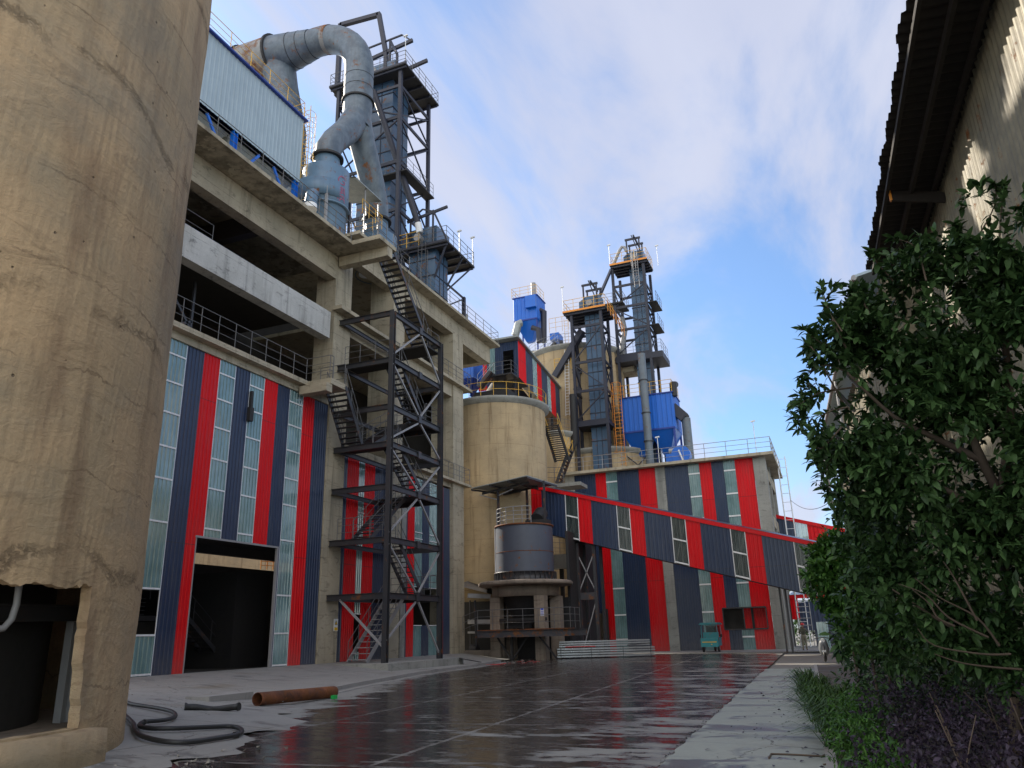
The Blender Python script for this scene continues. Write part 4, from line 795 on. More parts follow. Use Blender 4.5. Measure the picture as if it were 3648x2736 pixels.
# farther elevator
Y4=71.5; zt4=Zf('J',1175,290,Y4-.4); lv4=[Zf('J',1200,1400,Y4),Zf('J',1170,1100,Y4),Zf('J',1150,830,Y4),Zf('J',1150,575,Y4)]
x40,x41=X('J',800,900,Y4),X('J',1178,900,Y4)
e4=elevator('bucket_elevator','farther and taller of the two blue bucket elevators above the striped conveyor building',x40,x41,Y4,Y4+3.2,zt4,15.05,X('J',1005,900,Y4+1),X('J',1170,900,Y4+1),Y4+1,Y4+2.4,lv4,0,(X('J',735,385,Y4-.4),X('J',1175,290,Y4-.4),Y4-.4,Y4+2.6),'yellow',1.0)
gantry(e4,X('J',940,200,Y4+.6),X('J',1090,200,Y4+.6),Y4+.6,zt4,3.0)
MB().tube([at('J',785,365,'Y',Y4),at('J',850,210,'Y',Y4),at('J',880,165,'Y',Y4),at('J',910,170,'Y',Y4),at('J',935,215,'Y',Y4)],.17,10).build('swan_neck_pipe','lsteel',e4)
MB().bar(at('J',755,430,'Y',Y4),at('J',625,730,'Y',Y3+2),.24).build('inclined_pipe','tsteel',e4)
MB().ladder(at('J',1000,250,'Y',Y4-.7),at('J',1035,640,'Y',Y4-.7),(.5,0,0),.028,(0,-.7,0)).build('cage_ladder','lsteel',e4)
q=at('J',650,840,'Y',Y4-.3); r_=at('J',890,800,'Y',Y4-.3); MB().box((q.x,Y4-.3,r_.z-.15),(r_.x,Y4+2.4,r_.z)).build('mid_platform','dark',e4); MB().rail([(q.x,Y4-.25,r_.z),(r_.x,Y4-.25,r_.z),(r_.x,Y4+2.3,r_.z)],1.1,2,1,.022).build('railing','rail',e4)
for z in lv4[1:3]:
    MB().box((x41+.1,Y4+.2,z+.13),(x41+1.0,Y4+3.1,z+.2)).build('side_platform','dark',e4); MB().rail([(x41+.95,Y4+.2,z+.2),(x41+.95,Y4+3.1,z+.2)],1.1,2,1,.02).build('railing','rail',e4)
e=at('J',1340,1570,'Y',Y4+3); MB().box((x40-.3,Y4-.15,lv4[0]-.75),(x41+1.2,Y4+3.4,lv4[0]-.13)).build('base_frame','tsteel',e4)
MB().rail([(x40-.3,Y4-.1,lv4[0]),(x41+1.1,Y4-.1,lv4[0]),(x41+1.1,Y4+3.3,lv4[0])],1.1,2,1,.02).build('railing','rail',e4)
MB().tube([(x40+.3,Y4+1.5,lv4[1]+2),(x40+.5,Y4+1.5,lv4[1]+.5),(x40+.1,Y4+1.5,lv4[1]-1.2),(x40+.2,Y4+1.5,lv4[0])],.28,10).build('chute_pipe','lsteel',e4)
lamp((X('J',735,385,Y4-.4)+.05,Y4-.35,zt4),2.3,'white floodlight pole on the left corner of the farther elevator platform'); lamp((X('J',1175,290,Y4-.4)+.7,Y4+1.9,zt4),2.3,'white floodlight pole at the right of the farther elevator platform')
# concrete box duct beside the large silo
q0=at('I',1440,810,'Y',73); q1=at('I',1565,880,'Y',73); MB_c=MB(); MB_c.box((q0.x-2,73,q1.z),(q1.x,75,q0.z)); tag(MB_c.build('concrete_duct','conc',None,None,(q0.x,73,q1.z)),'short horizontal concrete duct stub right of the largest silo','duct')
# vertical grey pipe in front of the blue filter
zp=Zf('I',1635,735,67.3); VP=thing('vertical_pipe',(X('I',1660,1200,67.3),67.3,15),'tall grey vertical pipe in front of the large blue filter','pipe')
MB().tube([(X('I',1660,1200,67.3),67.3,15),(X('I',1660,1200,67.3),67.3,zp)],.36,20).build('pipe','pipeg',VP)
for yv in (960,1238,1480): MB().tube([(X('I',1660,1200,67.3),67.3,Zf('I',1650,yv,67.3)-.04),(X('I',1660,1200,67.3),67.3,Zf('I',1650,yv,67.3)+.04)],.44,20).build('flange','steel',VP)
# large blue filter
def bluefilter(label,Y,xl,xr,ztop,zmid,zbot,d,nh,group=None):
    o=thing('blue_filter',((xl+xr)/2,Y,zbot),label,'dust filter'); 
    m=MB(); m.corr((xl,Y),(xr,Y),zmid,ztop,None,None,(0,-1),.45,.05).corr((xr,Y),(xr,Y+d),zmid,ztop,None,None,(1,0),.45,.05).corr((xl,Y+d),(xl,Y),zmid,ztop,None,None,(-1,0),.45,.05).corr((xr,Y+d),(xl,Y+d),zmid,ztop,None,None,(0,1),.45,.05); m.build('casing','blue',o)
    MB().box((xl-.12,Y-.12,ztop),(xr+.12,Y+d+.1,ztop+.1)).build('roof','blued',o)
    for i in range(nh):
        a,b=xl+(xr-xl)*i/nh,xl+(xr-xl)*(i+1)/nh; c=(a+b)/2; yc=Y+d/2
        m=MB(); m.add([(a,Y,zmid),(b,Y,zmid),(b,Y+d,zmid),(a,Y+d,zmid),(c-.35,yc-.3,zbot),(c+.35,yc-.3,zbot),(c+.35,yc+.3,zbot),(c-.35,yc+.3,zbot)],[(0,1,5,4),(1,2,6,5),(2,3,7,6),(3,0,4,7),(7,6,5,4)]); m.build('hopper','blue',o)
        m=MB(); m.bar((a,Y-.02,zmid),(b,Y-.02,zmid),.08,.16); m.build('hopper_rim','blued',o)
    return o
Y6=69; xl6=X('I',1450,1200,Y6); xr6=X('I',1893,1200,Y6); bt=Zf('I',1700,1085,Y6); bm_=Zf('I',1600,1390,Y6); bz=Zf('I',1560,1580,Y6)
f6=bluefilter('large bright blue dust filter with two hoppers on the conveyor building roof',Y6,xl6,xr6,bt,bm_,bz,3.5,2)
MB().rail([(xl6-.1,Y6,bt+.1),(xr6,Y6,bt+.1),(xr6,Y6+3.4,bt+.1)],1.2,2,1.1,.026).build('railing','yellow',f6)
MB().tube([(xr6+.1,Y6+.4,bt-.3),(xr6+.1,Y6+.4,bt+.9),(xr6+.1,Y6+1.6,bt+1.2)],.33,14).build('fan_motor','dark',f6)
each('leg','blued',f6,'bar',[((x,y,15),(x,y,bm_),.18) for x in (xl6+.1,xr6-.1,(xl6+xr6)/2) for y in (Y6+.1,Y6+3.3)])
each('leg_brace','tsteel',f6,'bar',[((xl6+.1,Y6+.1,15.2),((xl6+xr6)/2,Y6+.1,bz),.1),((xl6+2.2,Y6+.1,15.2),(xl6+.1,Y6+.1,bz),.1)])
p=at('I',1900,1180,'Y',Y6+.5); q=at('I',1985,1270,'Y',Y6+.5); r_=at('I',1980,1530,'Y',Y6+.5)
m=MB(); m.bar((p.x-.2,Y6+1,p.z),(q.x,Y6+1,q.z),1.1,.9); m.build('outlet_box','tsteel',f6); MB().tube([(q.x+.05,Y6+1,q.z),(q.x+.05,Y6+1,15)],.42,20).build('outlet_pipe','pipeg',f6)
OL=thing('orange_ladder',at('I',1420,1600,'Y',Y6-.4),'orange caged ladder climbing the left edge of the large blue filter','ladder')
MB().ladder((X('I',1400,1300,Y6-.4),Y6-.4,15.1),(X('I',1400,1300,Y6-.4),Y6-.4,Zf('I',1400,990,Y6-.4)),(.75,0,0),.035,(0,-.7,0),.35).build('ladder_frame','orange',OL)
MB().rail([(X('I',1400,1300,Y6-.4)-.2,Y6-.3,bt),(X('I',1400,1300,Y6-.4)+1,Y6-.3,bt)],1.2,2,.5,.035).build('railing','orange',OL)
# small blue fan housing
fx=at('I',1940,1600,'Y',65.6); FN=thing('blue_fan',(fx.x,65.6,15.1),'small bright blue fan housing with grey motor on the roof edge','fan')
MB().tube([(fx.x+.2,65.3,15.95),(fx.x+.2,66.2,15.95)],.8,24).build('volute','blue',FN); MB().box((fx.x-1.1,65.35,15.1),(fx.x+.1,66.1,16.1)).build('inlet_box','blue',FN); MB().tube([(fx.x-.8,65.6,16.35),(fx.x-.1,65.6,16.35)],.26,14).build('motor','lsteel',FN); MB().bar((fx.x+.1,65.1,16.3),(fx.x+.45,65.1,15.2),.12).build('strut','white',FN)
# upper left blue filter
Y5=73.5; xl5=X('I',545,350,Y5); xr5=X('I',742,350,Y5); t5=Zf('I',620,262,Y5); m5=Zf('I',640,450,Y5); z5=Zf('I',640,610,Y5)
f5=bluefilter('small bright blue dust filter high on the left, above the sloping transfer house',Y5,xl5,xr5,t5,m5,z5,2.6,1)
MB().rail([(xl5-.2,Y5+2.4,t5+.1),(xl5-.2,Y5,t5+.1),(xr5,Y5,t5+.1),(xr5,Y5+2.4,t5+.1)],1.2,2,1,.024).build('railing','yellow',f5)
MB().tube([(xr5-.7,Y5+1,t5),(xr5-.7,Y5+1,t5+2.0)],.28,12).build('vent_stack','lsteel',f5)
MB().box((xr5-1.2,Y5-.5,t5-1.5),(xr5-.0,Y5-.06,t5-.1)).build('side_box','blue',f5)
a5=at('I',765,370,'Y',Y5+1); b5=at('I',800,380,'Y',Y5+1); c5=at('I',800,640,'Y',Y5+1); MB().tube([a5,b5,c5],.32,14).build('down_pipe','tsteel',f5)
a5=at('I',700,515,'Y',Y5-.3); b5=at('I',755,530,'Y',Y5-.3); c5=at('I',760,640,'Y',Y5-.3); MB().tube([a5,b5,c5],.30,14).build('side_pipe','tsteel',f5)
a5=at('I',610,475,'Y',Y5-.3); b5=at('I',585,480,'Y',Y5-.5); c5=at('I',560,580,'Y',Y5-.5); MB().tube([a5,b5,c5],.42,14).build('white_duct','hopperg',f5)
each('leg','blued',f5,'bar',[((x,y,28),(x,y,m5),.14) for x in (xl5+.1,xr5-.1) for y in (Y5+.1,Y5+2.4)])
cA=at('I',730,800,'Y',75.5); silo_t(V((cA.x,75.5,0)),3.6,z5-2.2,'distant concrete silo carrying the small blue dust filter')
MB_=MB(); MB_.box((X('I',850,600,72),72,Zf('I',850,620,72)),(X('I',925,600,72),73.5,Zf('I',850,565,72))); f7=MB_.build('blue_filter_box','blue',None,None,(X('I',880,600,72),72,28.9)); tag(f7,'low bright blue box with railing on the largest silo roof','box')
tag(MB().rail([(X('I',845,500,71.8),71.8,Zf('I',850,565,72)),(X('I',1010,500,71.8),71.8,Zf('I',850,565,72))],1.6,2,.8,.022).ladder((X('I',975,560,71.6),71.6,Zf('I',975,620,72)-3),(X('I',975,560,71.6),71.6,Zf('I',975,450,72)),(.4,0,0),.02).build('railing','yellow',None,None,(X('I',845,500,71.8),71.8,28.9)),'yellow railing and ladder beside the low blue box on the largest silo','railing')
SU=thing('outer_stair',at('I',760,745,'Y',69),'dark steel stair leading up to the low blue box on the largest silo','stair'); stairs(SU,at('I',775,760,'Y',69),at('I',895,635,'Y',69),(0,.9,0),10,'steel','galv')
SD=thing('silo_stair',at('I',940,1640,'Y',61),'dark open-tread stair descending right of the yellow-railed silo','stair')
stairs(SD,at('I',900,1650,'Y',60.5),at('I',805,1345,'Y',60.5),(1.2,0,0),18,'steel','yellow')
stairs(SD,at('K',745,335,'Y',61.5),at('K',835,95,'Y',61.5),(0,1,0),10,'steelr','yellow')
MB().rail([at('K',675,330,'Y',60.4),at('K',795,330,'Y',60.4)],1.3,2,.8,.025).build('railing','rail',SD); q=at('K',675,345,'Y',60.5); MB().box((q.x,60.5,q.z-.3),(q.x+3,62.5,q.z)).build('landing','greyc',SD)
q=at('K',750,820,'Y',60.5); MB().box((q.x-1,60.6,q.z-1.2),(q.x+2,62,q.z-.1)).build('landing','greyc',SD); MB().rail([at('K',715,820,'Y',60.5),at('K',825,825,'Y',60.5)],1.3,2,.7,.025).build('railing','rail',SD); MB().bar((q.x,61.5,0),(q.x,61.5,q.z-1.2),.3).build('post','dark',SD)
# pipe rack between elevator and silos
PR=thing('pipe_rack',at('I',1010,1300,'Y',66),'slim dark steel rack with ladders between the silos and the nearer elevator','steel rack')
for x_ in (975,1110):
    MB().bar((X('I',x_,1200,68.5),68.5,14),(X('I',x_,1200,68.5),68.5,Zf('I',x_,620,68.5)),.3).build('post','tsteel',PR)
for yv in (880,905,1045,1150,1310):
    q0=at('I',900,yv,'Y',68.4); q1=at('I',1120,yv-12,'Y',68.4); MB().bar(q0,q1,.16,.2).build('beam','tsteel',PR)
for k,(a_,b_) in enumerate((((980,1040),(1100,900)),((980,900),(1100,1040)),((980,1300),(1100,1060)),((980,1060),(1100,1300)))): MB().bar(at('I',*a_,'Y',68.4),at('I',*b_,'Y',68.4),.09).build('brace','tsteel',PR)
MB().ladder(at('I',985,1260,'Y',67.9),at('I',975,700,'Y',67.9),(.4,0,0),.03).build('ladder','white',PR)
MB().rail([at('I',890,870,'Y',68),at('I',1030,860,'Y',68)],1.1,2,.6,.03).build('railing','yellow',PR)
# ================================================================ slate hopper tank
cx,cy_=-19.95,51.3
HT=thing('hopper_tank',(cx,cy_,0),'round slate-grey steel hopper tank on a thick concrete disc and columns','hopper')
k=(cx,cy_,0)
MB().lathe(k,[(2.02,5.6),(2.02,8.85)],56).lathe(k,[(1.96,8.85),(1.96,5.6)],56).build('tank_shell','tank',HT)
MB().lathe(k,[(2.02,8.8),(2.1,8.8),(2.1,8.9),(1.96,8.9)],56).lathe(k,[(2.03,7.0),(2.05,7.02),(2.03,7.04)],56).build('rim_ring','rust',HT)
m=MB(); m.lathe(k,[(2.18,5.1),(2.18,5.12),(2.08,5.14),(2.08,5.62),(2.18,5.64),(2.18,5.68),(2.02,5.7)],56)
for i in range(36):
    a=i*math.pi/18; m.bar((cx+2.06*math.cos(a),cy_+2.06*math.sin(a),5.4),(cx+2.19*math.cos(a),cy_+2.19*math.sin(a),5.4),.03,.5)
m.build('ribbed_base_ring','steel',HT)
MB().lathe(k,[(.5,4.75),(3.2,4.78),(3.28,4.82),(3.28,4.98),(3.15,5.06),(2.0,5.12)],56).build('concrete_disc','dustc',HT)
MB().lathe(k,[(2.0,4.76),(2.35,4.76),(2.35,4.05),(2.0,4.05),(2.0,4.76)],56).build('ring_beam','dustc',HT)
for x,y in ((-21.6,50.0),(-18.3,49.75),(-17.85,51.6),(-21.7,52.6),(-19.5,53.4)): MB().box((x-.36,y-.36,-.05),(x+.36,y+.36,4.05)).build('column','dustc',HT)
MB().lathe(k,[(1.9,4.7),(1.2,3.0),(.5,2.2)],24).build('discharge_cone','dark',HT)
each('deck_beam','steelr',HT,'ibeam',[((-22.3,48.3,1.66),(-15.9,48.5,1.66),.2,.42),((-22.3,52,1.66),(-15.9,52,1.66),.2,.42)])
m=MB(); m.box((-22.3,48.3,1.88),(-15.9,49.3,1.94)); m.build('deck','rust',HT)
MB().rail([(-23.4,48.4,1.6),(-22.3,48.35,1.94),(-15.9,48.5,1.94),(-15.9,50.5,1.94)],1.25,2,1.15,.022).build('railing','rail',HT)
each('deck_brace','dark',HT,'bar',[((-20.2,49,.05),(-21.2,49,1.5),.1),((-20.1,49,.05),(-19.0,49,1.5),.1),((-17.0,48.9,.05),(-18.2,48.9,1.5),.1),((-20.15,49,0),(-20.15,49,1.5),.16)])
m=MB()
for i in range(5): m.bar((-21,50.6,2.2+i*.38),(-18.6,50.6,2.2+i*.38),.1,.1)
m.bar((-21.2,49.6,2.55),(-17.9,49.6,2.55),.3,.18); m.box((-20.9,49.9,2.0),(-19.2,50.4,2.4)); m.build('vibrating_feeder','dark',HT)
# rain canopy on top
zc=12.0
CN=thing('tank_canopy',(cx,cy_,8.9),'tilted sheet rain roof on steel posts above the slate hopper tank','canopy')
A_,B_,C_,D_=at('K',155,372,'Y',49.8),at('K',540,285,'Y',50.2),at('K',720,362,'Y',54.6),at('K',200,408,'Y',48.6)
C_=B_+V((.9,3.9,-.1)); D_=A_+V((.9,3.6,.15))
m=MB(); m.add([A_,B_,C_,D_,A_+V((0,0,.06)),B_+V((0,0,.06)),C_+V((0,0,.06)),D_+V((0,0,.06))],[(3,2,1,0),(4,5,6,7),(0,1,5,4),(1,2,6,5),(2,3,7,6),(3,0,4,7)]); m.build('roof_sheet','hopperg',CN)
m=MB()
for t in (.0,.33,.66,1): p=A_.lerp(B_,t); q=D_.lerp(C_,t); m.bar(p-V((0,0,.09)),q-V((0,0,.09)),.08,.12)
m.bar(A_+V((.3,1.2,-.22)),B_+V((-.3,1.2,-.22)),.1,.16); m.bar(A_+V((.3,3,-.22)),B_+V((-.3,3,-.22)),.1,.16); m.build('purlins','steel',CN)
for x,y in ((-21.75,50.95),(-20.3,53.0),(-18.4,51.5)): m=MB(); zz_=A_.z+(x-A_.x)/(B_.x-A_.x)*(B_.z-A_.z)-.3; m.bar((x,y,8.9),(x,y,zz_),.14); m.build('post','steel',CN)
each('brace','lsteel',CN,'bar',[((-21.75,50.95,10.9),(-23.2,50.95,A_.z-.3),.07),((-21.75,50.95,11.2),(-20.6,51,A_.z-.1),.07)])
m=MB(); m.rail([(cx+1.95*math.cos(t),cy_+1.95*math.sin(t),8.9) for t in [math.pi*(.9+i*.1) for i in range(9)]],1.15,3,.8,.03); m.build('railing','lsteel',CN)
m=MB(); m.tube([(-19,51.4,9.3),(-19,52.4,9.9)],.5,14); m.box((-19.8,51.2,8.9),(-18.2,52.2,9.3)); m.build('head_drive','dark',CN)
m=MB(); p=V((cx-1.93,cy_-.75,8.8)); m.tube([p,p-V((0,0,3.9)),p-V((-.12,.1,4.7)),p-V((-.12,.1,5.4)),p-V((.3,.1,5.7))],.05,8); m.build('drain_pipe','white',HT)
nb=thing('notice_board',(-18.0,49.38,3.0),'small blue and white notice fixed to the middle column under the hopper tank','sign'); MB().box((-18.22,49.36,2.72),(-17.97,49.388,3.22)).build('board','signw',nb); MB().box((-18.2,49.352,3.08),(-17.99,49.358,3.2)).build('header_band','signb',nb)
m=MB()
for i in range(3):
    for j in range(3): m.box((-18.19+j*.07,49.352,2.76+i*.1),(-18.14+j*.07,49.358,2.83+i*.1))
m.build('printed_rows','signb',nb)
# clutter under and left of the tank
CL=thing('low_conveyor',(-23,51,0),'low sooty conveyor under a sheet roof between the frame building and the hopper columns','conveyor')
p=at('Z',212,260,'Y',50.4); q=at('Z',470,360,'Y',50.4); MB().add([(p.x-1,50.5,p.z),(q.x,50.5,q.z-.05),(q.x,53,q.z+.3),(p.x-1,53,p.z+.5)],[(0,1,2,3)]).build('roof_sheet','steel',CL)
each('beam','lsteel',CL,'bar',[(at('Z',212,385,'Y',50.3),at('Z',470,395,'Y',50.3),.1,.3),(at('Z',212,680,'Y',50.8),at('Z',470,680,'Y',50.8),.1,.3),(at('Z',212,800,'Y',50.8),at('Z',470,800,'Y',50.8),.1,.14)])
each('post','steel',CL,'bar',[(at('Z',290,440,'Y',50.2),at('Z',308,960,'Y',50.2),.12),(at('Z',235,440,'Y',51),at('Z',240,960,'Y',51),.1)])
MB().tube([(-24.0,50.9,.7),(-23.5,50.9,.7)],.32,16).build('motor','steel',CL); MB().box((-24.1,50.0,0),(-21.1,50.8,.65)).build('plinth','dustc',CL)
m=MB(); m.box((-27,51.5,-.02),(-22.1,51.7,3.9)); m.box((-22.1,51.5,-.02),(-21.9,53.15,3.9)); m.box((-21.9,52.95,-.02),(-17.4,53.15,4.0)); m.box((-17.5,53.1,-.02),(-17.3,60,8.6)); tag(m.build('shade_screen','dark',None,None,(-20,53,0)),'added black screen standing in for the shade behind the hopper columns','wall')  # black sheets added to fill the gap behind the columns with painted shade
# ================================================================ conveyor building
Yb=64.0
CB=thing('conveyor_building',(-12,Yb,0),'big striped red, navy and translucent building across the end of the yard','industrial building')
XL=lambda x,y: at('L',x,y,'Y',Yb).x
ztop=14.75
edgesL=[(285,400,'navy'),(430,400,'red'),(502,400,'glass'),(578,400,'navy'),(730,400,'red')]
def Lx(x,y=235): return at('L',x,y,'Y',Yb).x
S2=[(285,430,'navy',270),(430,502,'red',262),(502,578,'glass',255),(578,730,'navy',245),(730,845,'red',230),(912,1073,'navy',212),(1073,1150,'glass',200),(1150,1233,'red',190),(1233,1317,'navy',182),(1317,1397,'glass',175),(1397,1523,'red',168)]
wz0=Zf('L',1450,1350,Yb); wz1=Zf('L',1450,1200,Yb); wx0=X('L',1322,1270,Yb); wx1=X('L',1625,1270,Yb)
ex0=X('K',930,1300,Yb); ex1=X('K',1070,1300,Yb)
for a,b,k,y in S2:
    xa,xb=Lx(a,y),Lx(b,y)
    segs=[]
    for s0,s1 in ((xa,min(xb,wx0)),(max(xa,wx0),min(xb,wx1)),(max(xa,wx1),xb)):
        if s1-s0<.03: continue
        if wx0-.01<=(s0+s1)/2<=wx1+.01: panel(CB,k,(s0,Yb),(s1,Yb),.05,wz0,None,None,(0,-1)); panel(CB,k,(s0,Yb),(s1,Yb),wz1,ztop,None,None,(0,-1))
        else: panel(CB,k,(s0,Yb),(s1,Yb),3.1 if s0<ex1-.6 else .05,ztop,None,None,(0,-1))
    if k=='glass':
        m=MB()
        for z in (1.0,2.9,5.0,8.6,10.2,12.0,13.9):
            if not (wx0<(xa+xb)/2<wx1 and wz0<z<wz1): m.bar((xa,Yb-.045,z),(xb,Yb-.045,z),.02,.12)
        m.build('glazing_bar','white',CB)
for x0_,x1_ in ((Lx(218,270),Lx(285,270)),(Lx(845,225),Lx(912,225)),(Lx(1523,160),Lx(1523,160)+.95)):
    MB().box((x0_+.005,Yb-.12,-.05),(x1_-.005,Yb+.8,ztop)).build('column','greyc',CB)
xc0=Lx(218,270); xc1=Lx(1523,160)+.95
MB().box((xc0-.15,Yb-.75,ztop+.003),(xc1+.7,75,ztop+.24)).build('roof_slab','conc',CB)
MB().rail([(xc0+.2,Yb-.65,ztop+.24),(xc1+.6,Yb-.65,ztop+.24),(xc1+.6,74.8,ztop+.24)],1.2,2,1.7,.026).build('railing','lsteel',CB)
# open concrete side
for y in (Yb+.81,68.5,73.6):
    MB().box((xc1-.8,y,-.05),(xc1-.02,y+.7,ztop)).build('column','greyc',CB)
for z in (4.6,9.4,13.2): MB().box((xc1-.6,Yb+1.5,z),(xc1-.05,73.6,z+.9)).build('beam','conc',CB)
MB().box((xc1-2.2,Yb+.8,.0),(xc1-2.1,75,ztop)).build('inner_wall','darkc',CB); MB().box((xc0,74.6,.0),(xc1-2.2,74.8,ztop)).build('back_wall','darkc',CB)
MB().box((xc0,Yb+.9,7.5),(xc1-2.25,74.6,7.7)).build('floor_slab','darkc',CB)
m=MB(); m.bar((wx0,Yb-.05,wz0),(wx1,Yb-.05,wz0),.06,.1); m.bar((wx0,Yb-.05,wz1),(wx1,Yb-.05,wz1),.06,.1)
for x_ in (wx0,X('L',1465,1270,Yb),wx1): m.bar((x_,Yb-.05,wz0),(x_,Yb-.05,wz1),.08,.06)
m.build('window_frame','steel',CB)
panel(CB,'red',(X('L',1465,1270,Yb),Yb+.5),(wx1,Yb+.5),wz0,wz1,None,None,(0,-1)); MB().box((X('L',1515,1270,Yb),Yb+.3,wz0),(X('L',1532,1270,Yb),Yb+.4,wz1)).build('mullion','dark',CB)
MB().box((wx0-.2,Yb+.95,.05),(wx1+.2,Yb+1.0,6)).build('inner_wall','darkc',CB)
MB().box((X('K',1068,1300,Yb-.3),Yb-.3,.05),(X('K',1105,1300,Yb-.3),Yb-.1,3.4)).build('door_leaf','dark',CB)
MB().box((X('K',1000,1300,Yb+1),Yb+2.5,.05),(X('K',1062,1300,Yb+1),Yb+2.6,3.0)).build('inner_wall','dustc',CB)
MB().box((X('K',938,1244,Yb+1),Yb+1.5,3.05),(X('K',1075,1240,Yb+1),Yb+1.6,3.12)).build('lintel','lsteel',CB)
lamp((X('L',1550,100,Yb-.6),Yb-.6,ztop+.24),2.6,'white floodlight pole on the conveyor building roof edge'); lamp((X('I',1762,1500,Yb-.6),Yb-.6,ztop+.24),2.2,'short white lamp pole on the roof below the large blue filter')
# ================================================================ inclined gallery
Yc=54.5; GA=thing('conveyor_gallery',(-12,Yc,0),'long striped conveyor gallery sloping down to the right from the slate tank','conveyor gallery')
gt0=at('K',556,350,'Y',Yc); gt1=at('L',1810,728,'Y',Yc); gb0=at('L',65,678,'Y',Yc); gb1=at('L',1810,1080,'Y',Yc)
def gz(x): return gt0.z+(gt1.z-gt0.z)*(x-gt0.x)/(gt1.x-gt0.x)
def gb(x): return gb0.z+(gb1.z-gb0.z)*(x-gb0.x)/(gb1.x-gb0.x)
def gx(c,x,y): return at(c,x,y,'Y',Yc).x
bd=[(gt0.x,'red'),(gx('K',640,385),'navy'),(gx('K',808,425),'glass'),(gx('K',893,440),'red'),(gx('K',985,460),'navy'),(gx('L',580,495),'glass'),(gx('L',668,512),'red'),(gx('L',765,535),'navy'),(gx('L',958,572),'glass'),(gx('L',1055,592),'red'),(gx('L',1158,612),'navy'),(gx('L',1370,660),'glass'),(gx('L',1470,680),'red'),(gx('L',1585,700),'navy'),(gx('L',1810,745),'glass'),(gx('L',1925,765),'red')]
bd+= [(bd[-1][0]+1.9,'navy'),(bd[-1][0]+3.8,'glass'),(bd[-1][0]+4.8,'end')]
for (xa,k),(xb,_) in zip(bd,bd[1:]):
    panel(GA,'glassd' if k=='glass' else k,(xa,Yc),(xb,Yc),gb(xa),gz(xa)-.02,gb(xb),gz(xb)-.02,(0,-1),.26,.035)
    if k=='glass':
        m=MB()
        for t in (.03,.5): za,zb_=gb(xa)+(gz(xa)-gb(xa))*t,gb(xb)+(gz(xb)-gb(xb))*t; m.bar((xa,Yc-.06,za),(xb,Yc-.06,zb_),.02,.1)
        for xx_ in (xa,xb): m.bar((xx_,Yc-.05,gb(xx_)),(xx_,Yc-.05,gz(xx_)-.05),.05,.04)
        m.build('glazing_bar','white',GA)
        m=MB(); m.bar((xa,Yc+.4,gb(xa)),(xb,Yc+.4,gz(xb)),.1); m.bar(((xa+xb)/2,Yc+.4,gb(xa)),((xa+xb)/2,Yc+.4,gz(xb)),.1); m.build('inner_brace','lsteel',GA)
xe=bd[-1][0]; W=2.8
m=MB(); m.bar((gt0.x-.05,Yc-.07,gz(gt0.x)+.0),(xe,Yc-.07,gz(xe)),.06,.28); m.build('roof_edge','red',GA)
m=MB(); m.add([(gt0.x,Yc-.12,gz(gt0.x)+.13),(xe,Yc-.12,gz(xe)+.13),(xe,Yc+W,gz(xe)+.5),(gt0.x,Yc+W,gz(gt0.x)+.5)],[(0,1,2,3)]); m.build('roof','navy',GA)
m=MB(); m.add([(gt0.x,Yc,gb(gt0.x)),(xe,Yc,gb(xe)),(xe,Yc+W,gb(xe)),(gt0.x,Yc+W,gb(gt0.x))],[(3,2,1,0)]); m.build('floor','dark',GA)
m=MB(); m.corr((xe,Yc+W),(gt0.x,Yc+W),gb(xe),gz(xe)+.45,gb(gt0.x),gz(gt0.x)+.45,(0,1),.26,.03); m.build('back_wall','navy',GA)
MB().corr((gt0.x,Yc+W),(gt0.x,Yc),gb(gt0.x),gz(gt0.x)+.45,gb(gt0.x),gz(gt0.x),(-1,0),.26,.03).build('red_panel','red',GA)
# lattice legs of the gallery
for xm,wd in ((-16.6,1.25),):
    za=gb(xm); y=Yc+.5
    each('leg','steel' if xm<-10 else 'steel',GA,'bar',[((xm-wd/2,y,0),(xm-wd/2,y,za),.22,.22),((xm+wd/2,y,0),(xm+wd/2,y,za-.1),.22,.22),((xm-wd/2,y+1.8,0),(xm-wd/2,y+1.8,za),.2,.2),((xm+wd/2,y+1.8,0),(xm+wd/2,y+1.8,za-.1),.2,.2)])
    each('leg_beam','steelr',GA,'bar',[((xm-wd/2+.11,y,z),(xm+wd/2-.11,y,z),.16,.5 if z>3 else .2) for z in ((4.1,) if xm<-10 else (1.5,3.0))])
    each('leg_brace','lsteel',GA,'bar',[((xm-wd/2,y-.06,4.4),(xm+wd/2,y-.06,za-.8),.07),((xm+wd/2,y-.06,4.4),(xm-wd/2,y-.06,za-.8),.07),((xm-wd/2,y-.06,.2),(xm+wd/2,y-.06,3.8),.07)] if xm<-10 else [((xm-wd/2,y,.3),(xm+wd/2,y,za-.4),.06)])
each('leg','steel',GA,'bar',[((x_,Yc+1.4,0),(x_,Yc+1.4,gb(x_)),.12) for x_ in (-3.55,-3.2)])
